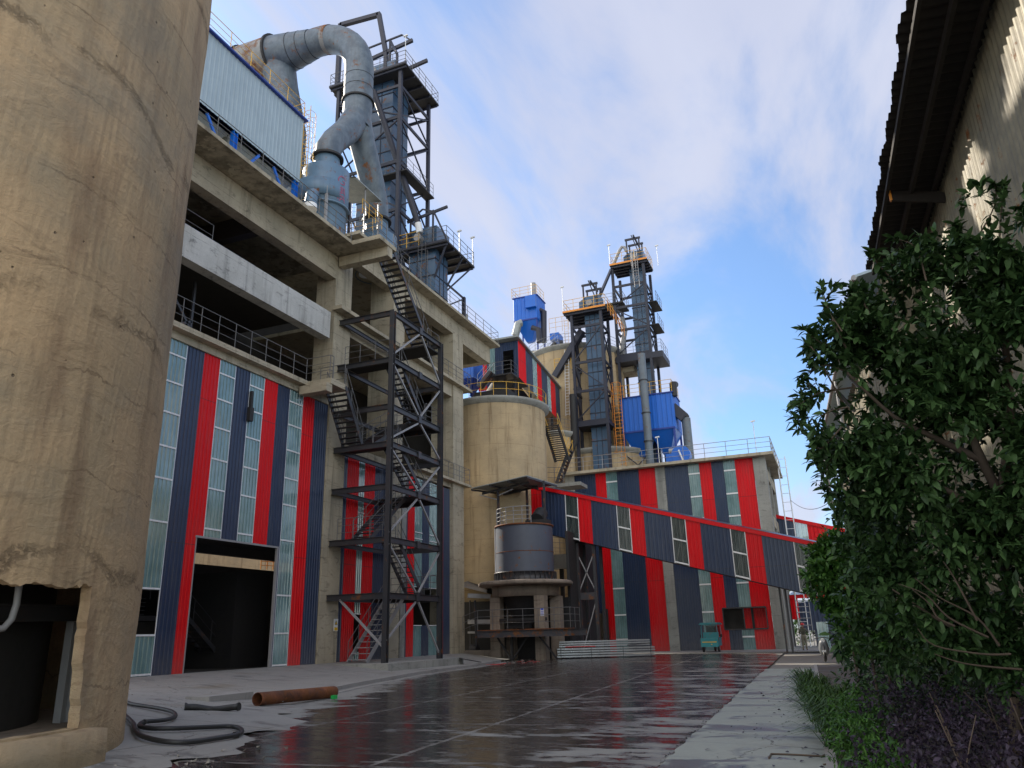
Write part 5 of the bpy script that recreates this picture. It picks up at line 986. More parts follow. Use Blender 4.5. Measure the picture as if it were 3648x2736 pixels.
# second gallery beyond
Y8=72; G2=thing('rear_gallery',(-1,Y8,0),'second red-edged navy gallery beyond the end building, partly behind the tree','conveyor gallery')
t0=at('R',188,622,'Y',Y8); t1=at('R',520,690,'Y',Y8); hgt=3.6
def g2z(x): return t0.z+(t1.z-t0.z)*(x-t0.x)/(t1.x-t0.x)
bx=[(t0.x-1,'navy'),(X('R',333,650,Y8),'glass'),(X('R',412,665,Y8),'red'),(t1.x+.3,'navy'),(t1.x+4,'glass'),(t1.x+6,'end')]
for (xa,k),(xb,_) in zip(bx,bx[1:]): panel(G2,k,(xa,Y8),(xb,Y8),g2z(xa)-hgt,g2z(xa),g2z(xb)-hgt,g2z(xb),(0,-1),.3)
MB().bar((bx[0][0],Y8-.07,g2z(bx[0][0])),(bx[-1][0],Y8-.07,g2z(bx[-1][0])),.06,.3).build('roof_edge','red',G2)
MB().add([(bx[0][0],Y8-.1,g2z(bx[0][0])+.14),(bx[-1][0],Y8-.1,g2z(bx[-1][0])+.14),(bx[-1][0],Y8+3,g2z(bx[-1][0])+.3),(bx[0][0],Y8+3,g2z(bx[0][0])+.3)],[(0,1,2,3)]).build('roof','navy',G2)
each('leg','steel',G2,'bar',[((x_,Y8+.5,0),(x_,Y8+.5,6),.25) for x_ in (-1.2,3.5)])
q0=at('R',300,1155,'Y',70); q1=at('R',445,1300,'Y',70); Lw=thing('rear_shed',(q0.x,70,0),'red and navy striped shed glimpsed under the gallery beyond the worker','shed')
panel(Lw,'red',(q0.x,70),(q0.x+.6,70),q1.z,q0.z,None,None,(0,-1),.3); panel(Lw,'navy',(q0.x+.6,70),(6,70),q1.z-.9,q0.z-.4,None,None,(0,-1),.3); panel(Lw,'navy',(q0.x+1.6,70.1),(6,70.1),.05,q1.z-.9,None,None,(0,-1),.3)
MB().bar((q0.x,69.9,q0.z),(6,69.9,q0.z),.06,.3).build('roof_edge','red',Lw); MB().quad((q0.x,69.8,q0.z+.16),(6,69.8,q0.z+.16),(6,74,q0.z+.5),(q0.x,74,q0.z+.5)).build('roof','navy',Lw)
panel(Lw,'glass',(X('R',475,1330,66),66),(X('R',550,1330,66),66),.05,Zf('R',500,1320,66),None,None,(0,-1),.25)
FB=thing('far_shed',(8,95,0),'long low far shed with a pale blue roof just above the rear gallery','shed'); zf=Zf('R',480,655,95)
MB().box((-2.5,95,0),(22,108,zf-1.6)).build('wall','wallr',FB); MB().add([(-3,94.5,zf-1.7),(22.5,94.5,zf-1.7),(22.5,101,zf),(-3,101,zf),(-3,107,zf-1.7),(22.5,107,zf-1.7)],[(0,1,2,3),(3,2,5,4)]).build('roof','boxw',FB)
# light scaffold tower beyond the corner
SF=thing('scaffold_tower',(X('R',245,600,69.5),69.5,0),'thin white lattice mast rising beside the right corner of the end building','mast')
xa,xb=X('R',215,240,69.5),X('R',240,240,69.5)+.35; zsf=Zf('R',225,235,69.5); m=MB()
for x_,y_ in ((xa,69.5),(xb,69.5),(xa,70.3),(xb,70.3)): m.tube([(x_,y_,0),(x_,y_,zsf)],.035,5)
z=0.5
while z<zsf:
    for p_,q_ in (((xa,69.5),(xb,69.5)),((xb,69.5),(xb,70.3)),((xa,69.5),(xa,70.3))): m.tube([(*p_,z),(*q_,z)],.02,4,False)
    z+=.75
m.build('lattice','white',SF)
m=MB(); pA=V((xb,69.5,Zf('R',240,525,69.5))); pB=V((2.2,40,9.5)); m.tube([pA.lerp(pB,t)-V((0,0,1.6*4*t*(1-t))) for t in [i/16 for i in range(17)]],.02,5,False); tag(m.build('overhead_cable','lsteel',None,None,tuple(pA)),'thin sagging cable between the lattice mast and the right-hand building','cable')
# near scaffold ladder frame with the worker
q=at('Q',1450,820,'Z',0.05); yw=q.y
SL=thing('access_frame',(q.x,yw,.05),'tall grey ladder-like scaffold frame beside the worker in the red helmet','scaffold')
m=MB(); xA,xB=X('Q',1440,820,yw),X('Q',1590,800,yw); zA=Zf('Q',1400,280,yw)
for x_ in (xA,xB): m.tube([(x_,yw,.05),(x_,yw,zA+2.5)],.035,6)
for yv in (280,350,415,480,560,740): z=Zf('Q',1500,yv,yw); m.tube([(xA,yw,z),(xB,yw,z)],.03,5)
m.build('frame','lsteel',SL)
for yv,xx1,xx2 in ((1,1225,1340),): 
    DP=thing('drain_pipes',(X('Q',1290,500,63),63,0),'bundle of thin grey vertical pipes beside the right corner column','pipe')
    for x_ in (1260,1285,1315): p_=X('Q',x_,500,63.2); MB().tube([(p_,63.2,0),(p_,63.2,6.3)],.05,6).build('pipe','lsteel',DP)
# ================================================================ right-hand warehouse
WH=thing('warehouse',(4.6,15,0),'tall weathered beige corrugated warehouse on the right with a deep dark eave','warehouse')
wx=lambda y: 5.07-.0313*y
exx=lambda y: 3.42-.0300*y
m=MB(); y=2.0; vs=[]
YE=28.2
n=int((YE-2)/.04)
for i in range(n+1):
    yy_=2+(YE-2)*i/n; o_=.035*math.sin(yy_*2*math.pi/.26); vs+=[(wx(yy_)+o_,yy_,1.2),(wx(yy_)+o_,yy_,13.55)]
m.add(vs,[(2*i,2*i+1,2*i+3,2*i+2) for i in range(n)],True); m.build('corrugated_wall','wallr',WH)
MB().add([(wx(2)-.12,2,0),(wx(YE)-.12,YE,0),(wx(YE)-.12,YE,1.25),(wx(2)-.12,2,1.25),(wx(2)+.2,2,1.25),(wx(YE)+.2,YE,1.25)],[(0,1,2,3),(3,2,5,4)]).build('base_wall','dustc',WH)
MB().corr((wx(YE),YE),(20,YE),0,13.5,None,None,(0,1),.3,.03).build('end_wall','wallr',WH)
m=MB(); vs=[]; y0_=2.0; YR=28.0; n=int((YR-y0_)/.05)
for i in range(n+1):
    yy_=y0_+(YR-y0_)*i/n; o_=.05*math.sin(yy_*2*math.pi/.32); j=.03*math.sin(yy_*3.7)+(.05 if int(yy_/1.0)%5==0 else 0)
    vs+=[(exx(yy_)-j,yy_,13.75+o_),(wx(yy_)+.3,yy_,13.5+o_),(20,yy_,18+o_)]
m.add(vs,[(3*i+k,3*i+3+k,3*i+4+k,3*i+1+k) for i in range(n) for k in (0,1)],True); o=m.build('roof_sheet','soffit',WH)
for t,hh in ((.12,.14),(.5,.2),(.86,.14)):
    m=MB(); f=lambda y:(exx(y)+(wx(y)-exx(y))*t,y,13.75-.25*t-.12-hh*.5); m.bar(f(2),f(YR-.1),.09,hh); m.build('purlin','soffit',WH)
for y in (22.2,):
    m=MB(); m.bar((exx(y)+.3,y,13.38),(wx(y),y,13.0),.10,.3); m.build('eave_bracket','soffit',WH)
    m=MB(); m.box((exx(y)+.24,y-.06,13.23),(exx(y)+.297,y+.06,13.54)); m.build('bracket_cap','orange',WH)
# second building further along the right
W2=thing('far_warehouse',(1.6,40,0),'pale yellowish corrugated building with brackets and gutter, beyond the near warehouse on the right','warehouse')
A2,B2=V((2.6,28.6,0)),V((.85,57,0)); n_=(-1,-.06)
m=MB(); m.corr((A2.x+.55,A2.y),(B2.x+.55,B2.y),0,13.7,None,None,(-1,0),.6,.06); m.build('corrugated_wall','wallr',W2)
m=MB(); m.add([(A2.x-.35,A2.y,13.9),(B2.x-.35,B2.y,13.9),(B2.x+6,B2.y,15.2),(A2.x+6,A2.y,15.2),(A2.x-.35,A2.y,13.8),(B2.x-.35,B2.y,13.8),(B2.x+6,B2.y,15.1),(A2.x+6,A2.y,15.1)],[(0,1,2,3),(7,6,5,4),(0,4,5,1),(0,3,7,4),(1,5,6,2)]); m.build('roof','boxw',W2)
MB().corr((A2.x+.55,A2.y),(8,A2.y),0,14.2,None,None,(0,-1),.5,.05).build('end_wall','wallr',W2)
MB().tube([(A2.x-.4,A2.y,13.8),(B2.x-.4,B2.y,13.8)],.11,8).build('gutter','lsteel',W2)
for i in range(7):
    p=A2.lerp(B2,(i+.5)/7); MB().bar((p.x-.3,p.y,13.6),(p.x+.5,p.y,12.3),.12,.2).build('bracket','steel',W2)
for t in (.45,.99):
    p=A2.lerp(B2,t); MB().tube([(p.x-.35,p.y,13.7),(p.x-.35,p.y,9.2),(p.x+.3,p.y,8.4),(p.x+.3,p.y,0)],.10,8).build('down_pipe','lsteel',W2)
# ================================================================ things on the ground
PI=thing('rusty_pipe',(-14,18.5,0),'large rusty steel pipe lying beside the kerb','pipe')
pa,pb=V((-13.95,16.9,apz(-13.95,16.9)+.16)),V((-14.15,20.5,apz(-14.15,20.5)+.16)); m=MB(); m.tube([pa,pb],.16,28,False); m.tube([pb,pa],.148,28,False)
for p in (pa,pb):
    d=(pb-pa).normalized(); vs=[]; x_=d.cross(V((0,0,1))).normalized()
    for k in range(28): a=2*math.pi*k/28; q=x_*math.cos(a)+V((0,0,1))*math.sin(a); vs+=[p+q*.16,p+q*.148]
    m.add(vs,[(2*k,2*k+1,(2*k+3)%56,(2*k+2)%56) for k in range(28)])
m.build('pipe_body','rust',PI)
tag(MB().box((-13.72,19.75,.02),(-13.60,19.90,.12)).build('plastic_scrap','green',None,None,(-13.65,19.8,0)),'tiny bright green plastic scrap beside the rusty pipe','scrap')
def smooth(pts,k=6):
    pts=[V(p) for p in pts]; o=[]
    for i in range(len(pts)-1):
        p0,p1,p2,p3=pts[max(i-1,0)],pts[i],pts[i+1],pts[min(i+2,len(pts)-1)]
        for j in range(k):
            t=j/k; o.append(.5*((2*p1)+(p2-p0)*t+(2*p0-5*p1+4*p2-p3)*t*t+(-p0+3*p1-3*p2+p3)*t**3))
    return o+[pts[-1]]
hz=.07
hp=[at('H',*q,'Z',.10) for q in ((740,1100),(800,1113),(960,1122),(1045,1135),(1055,1158),(990,1178),(870,1195),(840,1215),(900,1225),(1050,1218),(1250,1195),(1400,1180),(1465,1190),(1440,1215),(1300,1245),(1150,1272),(1000,1282),(860,1270),(815,1240),(800,1205),(750,1170))]
hp=[V((p.x,p.y,apz(p.x,p.y)+.06)) for p in hp]
m=MB(); m.tube(smooth(hp),.04,10)
for i_ in (6,13): p_=hp[i_]; q_=hp[i_+1]; m.tube([p_,p_.lerp(q_,.15)],.052,10)
tag(m.build('black_hose','rubber',None,None,tuple(hp[3])),'long black rubber hose lying in two loops at the foot of the near silo','hose')
h2=[at('H',*q,'Z',.12) for q in ((1105,1052),(1118,1052))]; a_=at('H',1118,1055,'Z',.26); b_=at('H',1450,1050,'Z',.24); md_=at('H',1290,1068,'Z',.18)
HB=tag(MB().tube(smooth([a_,a_.lerp(md_,.4)+V((0,0,.02)),md_,md_.lerp(b_,.6)+V((0,0,.0)),b_],5),[.10]*2+[.07]*17+[.09]*2,12).build('rubber_sleeve','rubber',None,None,tuple(md_)),'thick short bent black rubber sleeve left of the rusty pipe','hose')
kb=at('H',1300,1030,'Z',.1); m=MB(); m.box((-16.3,16.9,0),(-15.5,18.6,.30)); tag(m.build('concrete_slab_piece','kerb',None,None,(-15.4,17,0)),'flat concrete block behind the short rubber sleeve','concrete block')
m=MB()
for i in range(7):
    c=at('H',1240+random.uniform(-25,60),1000+random.uniform(-5,8),'Z',.12); r=random.uniform(.03,.08); q=[c+V((random.uniform(-1,1)*r,random.uniform(-1,1)*r,random.uniform(-.3,.9)*r)) for _ in range(6)]; m.add(q,[(0,1,2),(0,2,3),(0,3,4),(0,4,5),(5,1,0),(1,3,2)])
for i in range(420):
    x_,y_=random.uniform(-22,-13.5),random.uniform(14,40); r=random.uniform(.008,.03); c=V((x_,y_,.13+.35*max(0,min(1,(kx(y_)-x_)/6))**1.5)); 
    if x_>kx(y_): c.z=.01
    q=[c+V((random.uniform(-1,1)*r,random.uniform(-1,1)*r,random.uniform(-.3,.9)*r)) for _ in range(5)]; m.add(q,[(0,1,2),(0,2,3),(0,3,4),(1,3,2)])
o=m.build('pebbles','rubble'); o['kind']='stuff'; o['label']='scattered pebbles and dust crumbs over the apron'
# rebar pile
for i in range(11):
    m=MB(); c=V((-17.6+random.uniform(-1.3,.9),42.6+random.uniform(-1.6,2.6),.05)); a=random.uniform(1.1,1.9); L=random.uniform(.5,1.6); m.tube([c,c+V((math.cos(a)*L,math.sin(a)*L,random.uniform(-.02,.05)))],.012,4)
    tag(m.build('red_rod','red',None,None,tuple(c)),'thin red-painted rod lying on the road edge before the steel bundles','rod','red rods scattered at the end of the kerb')
m=MB(); 
for i in range(90):
    c=V((-18.3+random.gauss(0,.9),44.5+random.gauss(0,2.2),.03)); r=random.uniform(.02,.09); q=[c+V((random.uniform(-1,1)*r,random.uniform(-1,1)*r,random.uniform(-.3,.9)*r)) for _ in range(6)]; m.add(q,[(0,1,2),(0,2,3),(0,3,4),(0,4,5),(5,1,0),(1,3,2)])
o=m.build('debris','rubble'); o['kind']='stuff'; o['label']='broken bits of debris at the end of the kerb'
# steel bundles
P0,P1=V((-17.55,50.6,0)),V((-11.7,52.9,0)); dd=(P1-P0).normalized(); nn=V((-dd.y,dd.x,0))
def bundle(name,label,s,L,w,rows,cols,z0,h):
    o=thing(name,s,label,'steel profiles','bundles of steel profiles stacked on the road'); m=MB(); cw=w/cols; ch=h/rows
    for r in range(rows):
        for c in range(cols):
            p=s+nn*(cw*(c+.5))+V((0,0,z0+ch*(r+.5))); j=random.uniform(-.04,.04); m.bar(p+dd*j,p+dd*(L+j),cw*.9,ch*.62)
    m.build('profiles','galv',o); return o
b1=bundle('profile_bundle','lower and longer bundle of galvanised steel profiles lying on the wet road',P0,6.4,1.1,4,6,.06,.62)
m=MB()
for t in (.2,2.2,4.3,6.1): p=P0+dd*t; m.bar(p-nn*.01+V((0,0,.06)),p-nn*.01+V((0,0,.68)),.03,.012); 
m.build('strap','steel',b1)
b2=bundle('profile_bundle','upper bundle of galvanised steel profiles set back on the lower one',P0+dd*.15+nn*.35+V((0,0,.7)),6.0,.85,3,5,.0,.42)
tag(MB().bar(P0+dd*.5+nn*.15+V((0,0,.74)),P0+dd*2.5+nn*.15+V((0,0,.74)),.16,.05).build('red_angle_bar','red',None,None,tuple(P0+dd*1)),'red painted steel strip lying on the profile bundles','steel strip')
tag(MB().bar(P0+dd*4.6+nn*.15+V((0,0,.76)),P0+dd*6.2+nn*.15+V((0,0,.86)),.05,.05).build('loose_bar','steel',None,None,tuple(P0+dd*5)),'loose dark bar on the right end of the profile bundles','steel bar')
each_=[]
# fallen strip on the pavement
q=at('O',215,1585,'Z',.06); r_=at('O',480,1597,'Z',.06); m=MB(); m.tube([q+V((0,-.35,0)),q,q.lerp(r_,.5)+V((0,.03,0)),r_,r_+V((.08,.12,.03))],.012,5); tag(m.build('twig','bark',None,None,tuple(q)),'thin bent twig lying on the pavement near the planter','twig')
q=at('O',485,1640,'Z',.06); tag(MB().tube(smooth([q,q+V((.12,.02,.01)),q+V((.25,-.03,0))]),.010,5).build('twig','bark',None,None,tuple(q)),'short curved twig at the bottom edge of the pavement','twig')
# ---------------------------------------------------------------- tricycle van
tc_=V((-8.95,60.3,.05)); TR=thing('cargo_tricycle',tc_,'teal three-wheeled cargo tricycle with canopy parked before the striped wall','tricycle')
def T(x,y,z): return tc_+V((x,y,z))
# rear faces the camera; travels away (+Y)
m=MB(); m.box(T(-.62,-1.3,.42),T(.62,.2,.95)); m.box(T(-.60,-1.34,.36),T(.60,-1.30,.80)); m.build('cargo_box','teal',TR)
m=MB(); m.prism([(tc_.x-.62,tc_.y+.2),(tc_.x+.62,tc_.y+.2),(tc_.x+.55,tc_.y+1.0),(tc_.x-.55,tc_.y+1.0)],tc_.z+.42,tc_.z+1.0); m.box(T(-.55,-.4,.95),T(.55,-.25,1.35)); m.build('seat_back','teal',TR)
m=MB(); m.tube([T(-.58,-1.0,.95),T(-.55,-.95,1.78),T(-.45,-.93,1.88),T(.45,-.93,1.88),T(.55,-.95,1.78),T(.58,-1.0,.95)],.03,6); m.tube([T(-.58,.9,.95),T(-.55,.85,1.85),T(.55,.85,1.85),T(.58,.9,.95)],.03,6); m.build('canopy_frame','teal',TR)
m=MB(); m.box(T(-.68,-1.1,1.88),T(.68,1.05,1.95)); m.box(T(-.62,-1.0,1.95),T(.62,.95,2.02)); m.build('canopy_roof','teal',TR)
m=MB(); m.box(T(-.5,.88,1.05),T(.5,.9,1.8)); m.build('windscreen','win',TR)
for x in (-.55,.55):
    m=MB(); m.tube([T(x-.06,-.75,.27),T(x+.06,-.75,.27)],.27,20); w_=m.build('wheel','rubber',TR); MB().tube([T(x-.07,-.75,.27),T(x+.07,-.75,.27)],.12,14).build('hub','lsteel',w_)
m=MB(); m.tube([T(-.05,1.25,.27),T(.05,1.25,.27)],.27,20); m.build('wheel','rubber',TR)
m=MB(); m.bar(T(0,.9,1.1),T(0,1.25,.3),.08); m.bar(T(-.35,.75,1.2),T(.35,.75,1.2),.04); m.build('fork','steel',TR)
for x in (-.72,.72): MB().box(T(x-.08,-.3,1.0),T(x+.08,-.24,1.2)).build('mirror','dark',TR)
m=MB(); m.box(T(.1,-1.345,.5),T(.18,-1.342,.56)); m.box(T(-.5,-1.355,.66),T(.5,-1.343,.72)); m.build('tail_strip','signy',TR)
# ================================================================ planting
def P(u,v,d): return at('s',u,v,'D',d)
def nrmz(a): return a/np.maximum(1e-9,np.linalg.norm(a,axis=1))[:,None]
def leafmesh(name,mat,pos,dirs,size,wr=.42,parent=None,loc=(0,0,0),fold=.25,curl=.35):
    n=len(pos); d=nrmz(dirs); up=np.tile([0,0,1.],(n,1))+rng.normal(0,.35,(n,3)); s=nrmz(np.cross(d,up)); nn=nrmz(np.cross(s,d))
    L=size[:,None]; W=L*wr*.5
    b=pos; m=pos+d*L*.45+nn*L*.03; t=pos+d*L-nn*L*curl*.35
    l=pos+d*L*.40+s*W+nn*L*fold*.25; r=pos+d*L*.40-s*W+nn*L*fold*.25; l2=pos+d*L*.72+s*W*.72+nn*L*(fold*.18-.06); r2=pos+d*L*.72-s*W*.72+nn*L*(fold*.18-.06)
    v=np.stack([b,l,l2,t,r2,r,m],1).reshape(-1,3)-np.array(loc)
    k=np.arange(n)[:,None]*7; f=np.concatenate([k+np.array([[0,6,1]]),k+np.array([[1,6,2]]),k+np.array([[2,6,3]]),k+np.array([[3,6,4]]),k+np.array([[4,6,5]]),k+np.array([[5,6,0]])],0)
    me=bpy.data.meshes.new(name); me.vertices.add(len(v)); me.vertices.foreach_set('co',v.ravel()); nf=len(f); me.loops.add(nf*3); me.loops.foreach_set('vertex_index',f.ravel().astype(np.int32)); me.polygons.add(nf); me.polygons.foreach_set('loop_start',np.arange(0,nf*3,3,dtype=np.int32)); me.polygons.foreach_set('loop_total',np.full(nf,3,dtype=np.int32)); me.update(); me.validate()
    me.materials.append(MT[mat]); o=bpy.data.objects.new(name,me); COL.objects.link(o)
    if parent: o.parent=parent
    else: o.location=loc
    return o
def lump(p,f=1.6,ph=0.0):
    return np.sin(p[:,0]*f*2.1+ph)*np.sin(p[:,1]*f*1.7+1.3+ph)*np.sin(p[:,2]*f*2.3+2.1)+.6*np.sin(p[:,0]*f*4.3+.5)*np.sin(p[:,2]*f*4.9+ph)*np.sin(p[:,1]*f*3.9)
def crown(blobs,per=7,gap=-.18,xmax=None):
    """blobs: (centre, radii, number of shoots) -> leaf positions and directions"""
    PP=[];DD=[]
    for c,r,n in blobs:
        q=nrmz(rng.normal(size=(n*2,3)))*(rng.random((n*2,1))**.42)*np.array(r); p=q+np.array(c)
        p=p[lump(p)>gap][:n]; a=nrmz((p-np.array(c))/np.array(r)+np.array([0,0,.35])+rng.normal(0,.35,(len(p),3)))
        PP.append(p);DD.append(a)
    p=np.concatenate(PP);a=np.concatenate(DD)
    p=np.repeat(p,per,0);a=np.repeat(a,per,0); tv=nrmz(rng.normal(size=p.shape)); d=nrmz(a*.55+tv*1.0+np.array([0,0,-.22])); p=p+a*rng.random((len(p),1))*.10
    if xmax is not None: k=p[:,0]<xmax-.0313*p[:,1]; p=p[k];d=d[k]
    return p,d
def limb(m,pts,r0,r1,n=7):
    q=smooth(pts,4); k=len(q); m.tube(q,[r0+(r1-r0)*i/(k-1) for i in range(k)],n)
# --- big broad-leaved tree beside the warehouse
D=8.6
tb=P(3590,2560,D); tb.z=.1
TA=thing('broadleaf_tree',tb,'big dark green broad-leaved tree filling the right side in front of the warehouse','tree')
bl=[]
def B(u,v,d,ru,rv,n,rd=None): c=P(u,v,d); k=d/FPX; bl.append((tuple(c),(ru*k,(rd or ru)*k,rv*k),n))
for a_ in ((3330,1230,8.8,290,260,420),(3060,1290,8.8,170,190,240),(3000,1480,8.8,150,170,170),(3560,960,8.4,170,200,230),(3330,1000,9.0,200,150,190),(3180,1120,9.0,170,150,140),(3160,1620,8.8,260,200,280),(3480,1560,8.2,260,300,360),(3600,1200,8.2,180,280,240),(3300,1850,8.6,260,220,270),(3560,1950,8.2,200,250,170),(3090,1700,8.9,160,130,110),(3200,2080,8.8,200,150,150),(3480,750,8.6,60,70,28),(3600,720,8.4,70,90,40),(3400,2180,8.4,220,90,60),(3600,1700,8.3,160,330,260),(3560,2250,8.0,180,140,150),(3330,2260,8.6,200,90,160),(3600,2380,8.3,130,130,150),(3480,2300,8.7,150,110,130),(3080,1850,10,120,120,110),(3120,2010,10,130,110,120),(3590,1050,8.1,90,200,120),(3150,2280,9.5,160,110,110),(3250,1750,8.2,140,120,110),(3420,1950,9.0,260,200,230),(3250,1350,9.0,260,220,260)): B(*a_)
p,d=crown(bl,9,.02,4.72)
shoots=[((3020,1250),(2965,1140),(2925,1020)),((3030,1330),(2930,1300),(2862,1345)),((3020,1450),(2930,1480),(2905,1560)),((3000,1180),(2940,1080),(2990,1010)),((3050,1180),(2950,1230),(2860,1170)),((3000,1520),(2920,1600),(2890,1540)),((3300,1000),(3260,880),(3180,850)),((3450,900),(3540,740),(3545,650)),((3560,860),(3570,720),(3580,660)),((3100,1120),(3060,1050),(3040,1030)),((3040,1380),(2920,1400),(2850,1440)),((3020,1560),(2960,1640),(2930,1700)),((3180,1000),(3120,930),(3110,900)),((3480,940),(3420,850),(3400,800)),((3000,1430),(2900,1250),(2880,1240))]
sp=[];sdv=[]; mtw=MB()
for s_ in shoots:
    q=smooth([P(u,v,8.7+random.uniform(-.2,.2)) for u,v in s_],6); mtw.tube(q,[.012-.008*i/len(q) for i in range(len(q))],4,False)
    for i,c in enumerate(q):
        if i<3: continue
        ax=(q[min(i+1,len(q)-1)]-q[i-1]).normalized()
        for j in range(7 if i>len(q)-4 else 4): sp.append(tuple(c)); t_=V((random.gauss(0,1),random.gauss(0,1),random.gauss(0,1))).normalized(); sdv.append(tuple((ax*.6+t_+V((0,0,-.2))).normalized()))
p=np.concatenate([p,np.array(sp)]);d=np.concatenate([d,np.array(sdv)])
leafmesh('crown','leafd',p,d,rng.uniform(.055,.17,len(p)),.40,TA,tuple(tb))
m=MB(); limb(m,[tb,P(3600,2250,8.6),P(3585,2000,8.5),P(3560,1750,8.5)],.07,.055,9); limb(m,[P(3560,1760,8.5),P(3480,1600,8.5),P(3420,1400,8.6),P(3400,1150,8.6)],.06,.02); limb(m,[P(3565,1780,8.5),P(3600,1500,8.4),P(3580,1200,8.4),P(3570,900,8.4)],.06,.02)
limb(m,[P(3500,1640,8.5),P(3330,1560,8.6),P(3180,1480,8.7),P(3020,1330,8.7)],.045,.012); limb(m,[P(3585,2000,8.5),P(3450,1800,8.5),P(3280,1700,8.7),P(3100,1600,8.8)],.05,.012); limb(m,[P(3590,2150,8.5),P(3500,2270,8.4),P(3380,2230,8.3),P(3180,2100,8.3)],.035,.008)
m.build('trunk','bark',TA)
for t_ in (((3520,2270),(3380,2200),(3300,2120),(3200,2080)),((3400,2230),(3340,2200),(3310,2150),(3250,2100)),((3600,2330),(3500,2330),(3330,2300),(3270,2240)),((3560,2300),(3480,2200),(3350,2130),(3260,2060)),((3480,2210),(3400,2060),(3360,2000)),((3640,2385),(3520,2375),(3420,2360),(3330,2330))): limb(mtw,[P(u,v,7.9) for u,v in t_],.014,.004,5)
mtw.build('twigs','bark',TA)['kind']='stuff'
# a few pale low sprays
# --- brighter shrub further along
D=15; sb=P(3080,2330,D); sb.z=.05
TB=thing('green_shrub',sb,'fresher green bushy shrub before the gallery end, left of the big tree','shrub')
bl=[]
for a_ in ((3010,1960,15,120,90,150),(2965,2080,14.5,90,90,150),(3080,2150,14,120,140,230),(3075,2260,14,90,80,130),(3110,1880,15.5,130,110,140),(3150,2050,14,150,200,260),(2925,1990,15,50,45,40),(2990,2060,14.8,110,160,260),(2950,1960,15,70,60,110),(3070,1800,15,110,60,60),(3180,2250,13,140,90,150)): B(*a_)
p,d=crown(bl,7,-.3,4.6); leafmesh('crown','leafb',p,d,rng.uniform(.10,.18,len(p)),.36,TB,tuple(sb))
m=MB()
for u in (3040,3100,3150): limb(m,[V((P(u,2300,14).x,P(u,2300,14).y,.05)),P(u-20,2200,14),P(u-60,2050,14.3)],.03,.01)
m.build('stems','bark',TB)
# --- planter
m=MB(); pl=lambda y:-.02-.036*y
m.add([(pl(5),5,.0),(pl(35),35,.0),(pl(35),35,.17),(pl(5),5,.17),(pl(5)+.12,5,.17),(pl(35)+.12,35,.17),(pl(5)+.12,5,.1),(pl(35)+.12,35,.1)],[(1,0,3,2),(2,3,4,5),(5,4,6,7)]); m.add([(pl(35),35,0),(4,35,0),(4,35,.17),(pl(35),35,.17)],[(0,1,2,3)])
tag(m.build('planter_kerb','kerb',None,None,(-.5,18,0)),'low concrete kerb edging the planted bed on the right','kerb')
m=MB(); m.quad((pl(5)+.12,5,.14),(5,5,.14),(4.2,35,.14),(pl(35)+.12,35,.14)); o=struct(m.build('bed_soil','soil'))
# --- purple hedge
HP=thing('purple_hedge',(2.0,8.5,.14),'low dark purple-leaved hedge along the bottom right corner','hedge')
bl=[]
for y in np.arange(5.2,13.6,.55):
    for x in np.arange(.35,4.4,.5):
        if x<.3+max(0,(7.0-y))*.0: continue
        bl.append(((x+rng.normal(0,.1),y+rng.normal(0,.1),.40+rng.normal(0,.05)),(.42,.42,.55+rng.uniform(-.08,.12)),70))
p,d=crown(bl,4,-.5,4.7); leafmesh('foliage','leafp',p,d,rng.uniform(.035,.065,len(p)),.5,HP,(2.0,8.5,.14))
m=MB()
for i in range(60):
    x,y=random.uniform(.7,4),random.uniform(5.5,13); limb(m,[(x,y,.14),(x+random.uniform(-.1,.1),y,.5),(x+random.uniform(-.25,.25),y+random.uniform(-.2,.2),.95)],.008,.004,4)
m.build('stems','bark',HP)['kind']='stuff'
# fallen leaves along the walkway
fp=np.stack([rng.normal(-.55,.45,260)-.03*0,rng.uniform(6.5,30,260),np.full(260,.062)],1); fp[:,0]-=.034*fp[:,1]; fp=fp[fp[:,0]>-2.0-.0313*fp[:,1]+.1]; fd=rng.normal(size=fp.shape); fd[:,2]=.05
lo=leafmesh('fallen_leaves','leafp',fp,fd,rng.uniform(.04,.09,len(fp)),.5,None,(0,0,0)); lo['kind']='stuff'; lo['label']='dead leaves scattered on the pale walkway beside the planter'
# --- light green low shrub
LG=thing('fern_shrub',(.45,10.3,.14),'light green feathery low shrub at the planter edge, left of the purple hedge','shrub'); bl=[]
for c,r,n in (((.05,9.3,.40),(.34,.45,.36),200),((-.02,10.6,.48),(.32,.55,.42),220),((.15,8.4,.3),(.28,.4,.28),110),((.2,11.7,.5),(.4,.4,.35),110),((-.1,11.4,.4),(.3,.4,.3),90)): bl.append((c,r,n))
p,d=crown(bl,7,-.6,4.7); leafmesh('foliage','leafb',p,d,rng.uniform(.05,.09,len(p)),.28,LG,(.45,10.3,.14))
# --- under-storey between hedge and tree
US=thing('dark_shrub',(2,15,.14),'dark green shrubs under the big tree behind the purple hedge','shrub'); bl=[]
for y in np.arange(13.8,24,1.1):
    for x in np.arange(1.1,4.2,.9): bl.append(((x-.02*y+rng.normal(0,.15),y,.75),(.75,.7,.85+rng.uniform(-.2,.3)),60))
p,d=crown(bl,6,-.4,4.6); leafmesh('foliage','leafd',p,d,rng.uniform(.09,.15,len(p)),.4,US,(2,15,.14))
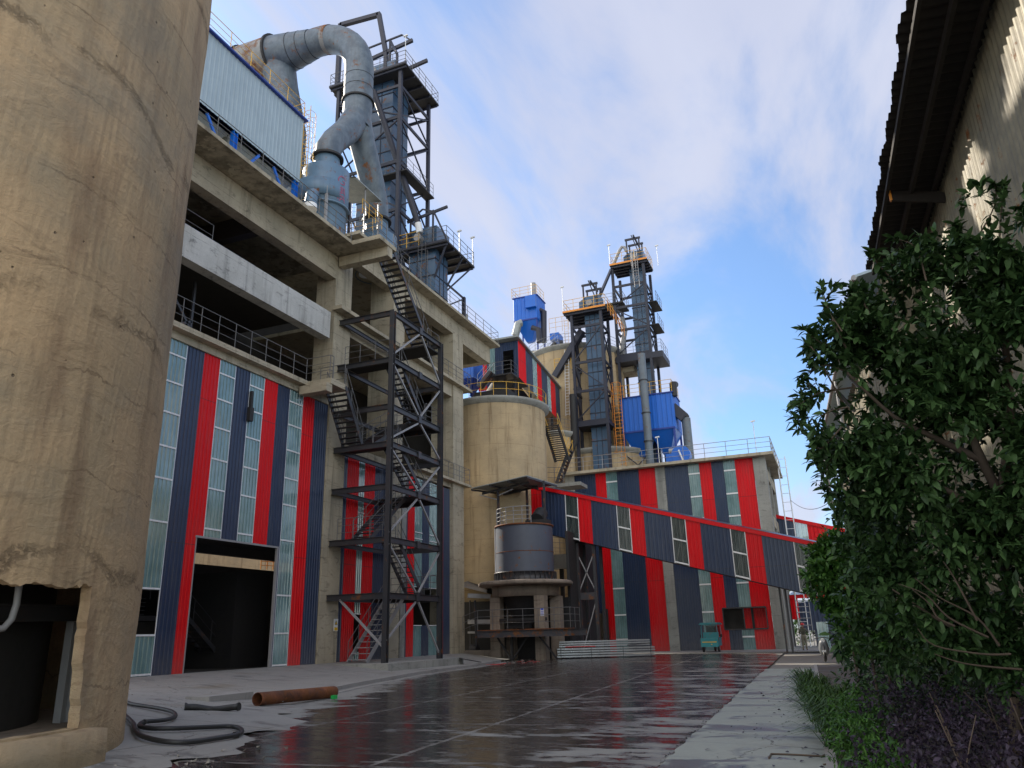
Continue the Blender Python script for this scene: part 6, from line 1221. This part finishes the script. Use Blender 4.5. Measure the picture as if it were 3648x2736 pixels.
# --- grass tufts
def tuft(c,n,h,spread,name='grass_clump'):
    m=MB()
    for i in range(n):
        a=random.uniform(0,2*math.pi); b=V((c[0]+random.gauss(0,.10),c[1]+random.gauss(0,.12),.14)); L=h*random.uniform(.6,1.2); o_=V((math.cos(a)-.25,math.sin(a)-.2,0)); s_=V((-o_.y,o_.x,0))*.009; sp_=spread*random.uniform(.4,1.3)
        q=[b,b+o_*sp_*.22+V((0,0,L*.5)),b+o_*sp_*.6+V((0,0,L*.78)),b+o_*sp_+V((0,0,L*(.62)))]
        vs=[]
        for j,x in enumerate(q): w_=(1,.9,.6,.08)[j]; vs+=[x-s_*w_,x+s_*w_]
        m.add(vs,[(0,1,3,2),(2,3,5,4),(4,5,7,6)])
    return m
GR=[((.05,12.3),300,.55,.55),((-.15,13.3),300,.6,.55),((.25,12.9),260,.65,.4),((-.3,14.6),300,.6,.5),((.0,15.4),220,.6,.4),((-.42,16.3),240,.55,.45),((-.6,18.5),260,.6,.45),((-.4,17.5),200,.6,.4),((-.8,21),240,.6,.45),((.0,11.6),160,.45,.55)]
m=MB()
for g in [((x-.14,y),n_,h_,s2_) for (x,y),n_,h_,s2_ in GR]: t_=tuft(*g); m.add(t_.v,t_.f)
o=m.build('grass_clumps','grassm'); o['kind']='stuff'; o['label']='green strappy grass spilling over the planter kerb'
# trees seen through the gap under the gallery
FT=thing('distant_tree',(2,112,0),'sunlit trees far behind the low shed seen through gaps','tree'); bl=[((x,112+rng.uniform(-2,2),rng.uniform(2,5)),(3,2,3),120) for x in np.arange(-12,20,3.0)]
p,d=crown(bl,5,-.4); leafmesh('crown','leafb',p,d,rng.uniform(.35,.6,len(p)),.5,FT,(2,112,0)); MB().tube([(2,112,0),(2,112,3)],.3,8).tube([(-8,112,0),(-8,112,3)],.3,8).build('trunk','bark',FT)
bt_=V((-2.4,78,0)); BT=thing('background_shrub',bt_,'small sunlit yellow-green shrub glimpsed under the rear gallery','shrub'); p,d=crown([((-3.4,78,1.2),(1.1,1,1.2),160),((-4.6,79,2.4),(1,1,1.6),120)],6,-.5); leafmesh('foliage','leafb',p,d,rng.uniform(.15,.25,len(p)),.4,BT,tuple(bt_)); MB().tube([(-3.4,78,0),(-3.4,78,1)],.05,6).build('stem','bark',BT)
# ================================================================ worker
def skinned(name,mat,chain,parent,loc,sub=1):
    """chain: dict joint->(pos,radius), edges"""
    J,Ed=chain; ks=list(J); me=bpy.data.meshes.new(name); me.from_pydata([tuple(V(J[k][0])) for k in ks],[(ks.index(a),ks.index(b)) for a,b in Ed],[]); me.materials.append(MT[mat])
    o=bpy.data.objects.new(name,me); COL.objects.link(o)
    if parent: o.parent=parent
    else: o.location=loc
    md=o.modifiers.new('Skin','SKIN'); me.skin_vertices or None
    for i,k in enumerate(ks):
        r=J[k][1]; r=r if isinstance(r,tuple) else (r,r); me.skin_vertices[0].data[i].radius=r; me.skin_vertices[0].data[i].use_root=(i==0)
    md.use_smooth_shade=True; o.modifiers.new('Subdivision','SUBSURF').levels=sub; o.modifiers['Subdivision'].render_levels=sub
    return o
PW=at('Q',1485,842,'Z',.05)
J=dict(pel=((0,0,.93),(.15,.11)),sp=((0,-.01,1.12),(.14,.10)),ch=((0,.0,1.32),(.17,.12)),nk=((0,.01,1.46),.055),hd0=((0,.02,1.55),.075),hd1=((0,.02,1.64),.095),hd2=((0,.02,1.72),.07),
 sl=((-.17,0,1.40),.065),el=((-.27,.10,1.15),.05),wl=((-.20,.33,1.12),.032),hl=((-.19,.40,1.13),.036),sr=((.17,0,1.40),.065),er=((.30,.08,1.16),.05),wr=((.34,.32,1.26),.032),hr=((.35,.39,1.28),.036),
 tl=((-.10,0,.86),.095),kl=((-.12,.04,.48),.062),al=((-.13,-.02,.09),.045),fl=((-.14,.14,.03),.035),tr=((.10,0,.86),.095),kr=((.11,.02,.48),.062),ar=((.10,-.04,.09),.045),fr=((.12,.12,.03),.035),ns=((0,.115,1.635),.016))
Ed=[('pel','sp'),('sp','ch'),('ch','nk'),('nk','hd0'),('hd0','hd1'),('hd1','hd2'),('hd1','ns'),('ch','sl'),('sl','el'),('el','wl'),('wl','hl'),('ch','sr'),('sr','er'),('er','wr'),('wr','hr'),('pel','tl'),('tl','kl'),('kl','al'),('al','fl'),('pel','tr'),('tr','kr'),('kr','ar'),('ar','fr')]
for s_,h in (('l',-1),('r',1)):
    hb=V(J['h'+s_][0])
    for i in range(4): a_='f%s%d'%(s_,i); J[a_]=((hb.x+(i-1.5)*.022,hb.y+.07-.01*abs(i-1.5),hb.z-.02),.009); Ed.append(('h'+s_,a_))
    J['t'+s_+'h']=((hb.x-h*.05,hb.y+.03,hb.z+.01),.010); Ed.append(('h'+s_,'t'+s_+'h'))
WK=skinned('person','skin',(J,Ed),None,PW); tag(WK,'worker in red helmet, camouflage jacket and khaki trousers standing with back turned','person'); WL['person']=tuple(PW)
def sub_(keys,ex): return {k:(J[k][0],tuple(r+ex for r in (J[k][1] if isinstance(J[k][1],tuple) else (J[k][1],)*2))) for k in keys}
kj=['ch','sp','pel','sl','el','wl','sr','er','wr']; skinned('jacket','camo',(sub_(kj,.022),[e for e in Ed if e[0] in kj and e[1] in kj]),WK,None)
kt=['sp','pel','tl','kl','al','tr','kr','ar']; tz=sub_(kt,.02); skinned('trousers','khaki',(tz,[e for e in Ed if e[0] in kt and e[1] in kt]),WK,None)
kb_=['al','fl']; 
for s_ in 'lr': skinned('shoe','dark',(sub_(['a'+s_,'f'+s_],.012),[('a'+s_,'f'+s_)]),WK,None)
m=MB(); q=V(PW)
m.lathe((q.x,q.y+.02,q.z),[(.13,1.68),(.16,1.68),(.135,1.70),(.125,1.76),(.09,1.81),(.04,1.83),(.001,1.835)],20); m.build('helmet','hardhat',WK)
# ================================================================ scooter, seen from the front
SP=V((-.95,41.3,.05)); SK=thing('scooter',SP,'silver-grey motor scooter facing the camera, parked under the tip of the big tree','scooter')
s_=lambda x,y,z: SP+V((x,y,z))
for y in (-.62,.62):
    m=MB(); n=20; vs=[]
    pts=[s_(0,y+.21*math.cos(2*math.pi*i/n),.24+.21*math.sin(2*math.pi*i/n)) for i in range(n+1)]; m.tube(pts,.05,8,False); w_=m.build('wheel','rubber',SK); MB().tube([s_(-.04,y,.24),s_(.04,y,.24)],.13,16).build('rim','lsteel',w_)
m=MB(); m.tube([s_(0,-.62,.24),s_(0,-.50,.6),s_(0,-.40,1.0)],.04,8); m.build('fork','steel',SK)
m=MB(); m.add([s_(-.09,-.85,.42),s_(.09,-.85,.42),s_(.1,-.62,.52),s_(-.1,-.62,.52),s_(.1,-.4,.42),s_(-.1,-.4,.42)],[(0,1,2,3),(3,2,4,5)]); m.build('front_fender','scoot',SK)
m=MB(); sec=[(.30,.17,-.30),(.55,.24,-.38),(.80,.20,-.44),(.98,.15,-.42)]; vs=[]
for z,hw,y in sec: vs+=[s_(-hw,y+.10,z),s_(-hw*.6,y-.03,z),s_(0,y-.07,z),s_(hw*.6,y-.03,z),s_(hw,y+.10,z)]
m.add(vs,[(5*i+j,5*i+j+1,5*i+6+j,5*i+5+j) for i in range(3) for j in range(4)],True); o=m.build('leg_shield','scoot',SK); md=o.modifiers.new('Solidify','SOLIDIFY'); md.thickness=.03
MB().tube([s_(0,-.50,.93),s_(0,-.38,.95)],.09,16).build('headlight','signw',SK)
MB().tube([s_(-.36,-.28,1.02),s_(-.12,-.38,1.06),s_(.12,-.38,1.06),s_(.36,-.28,1.02)],.022,8).build('handlebar','dark',SK)
for x in (-.3,.3): m=MB(); m.tube([s_(x,-.34,1.05),s_(x*1.15,-.36,1.24)],.008,5); m.tube([s_(x*1.15,-.37,1.27),s_(x*1.15,-.34,1.27)],.06,14); m.build('mirror','dark',SK)
m=MB(); m.box(s_(-.14,-.3,.26),s_(.14,.15,.32)); m.box(s_(-.13,.1,.3),s_(.13,.85,.66)); m.build('body','scoot',SK); MB().box(s_(-.13,.1,.66),s_(.13,.85,.76)).build('seat','dark',SK)
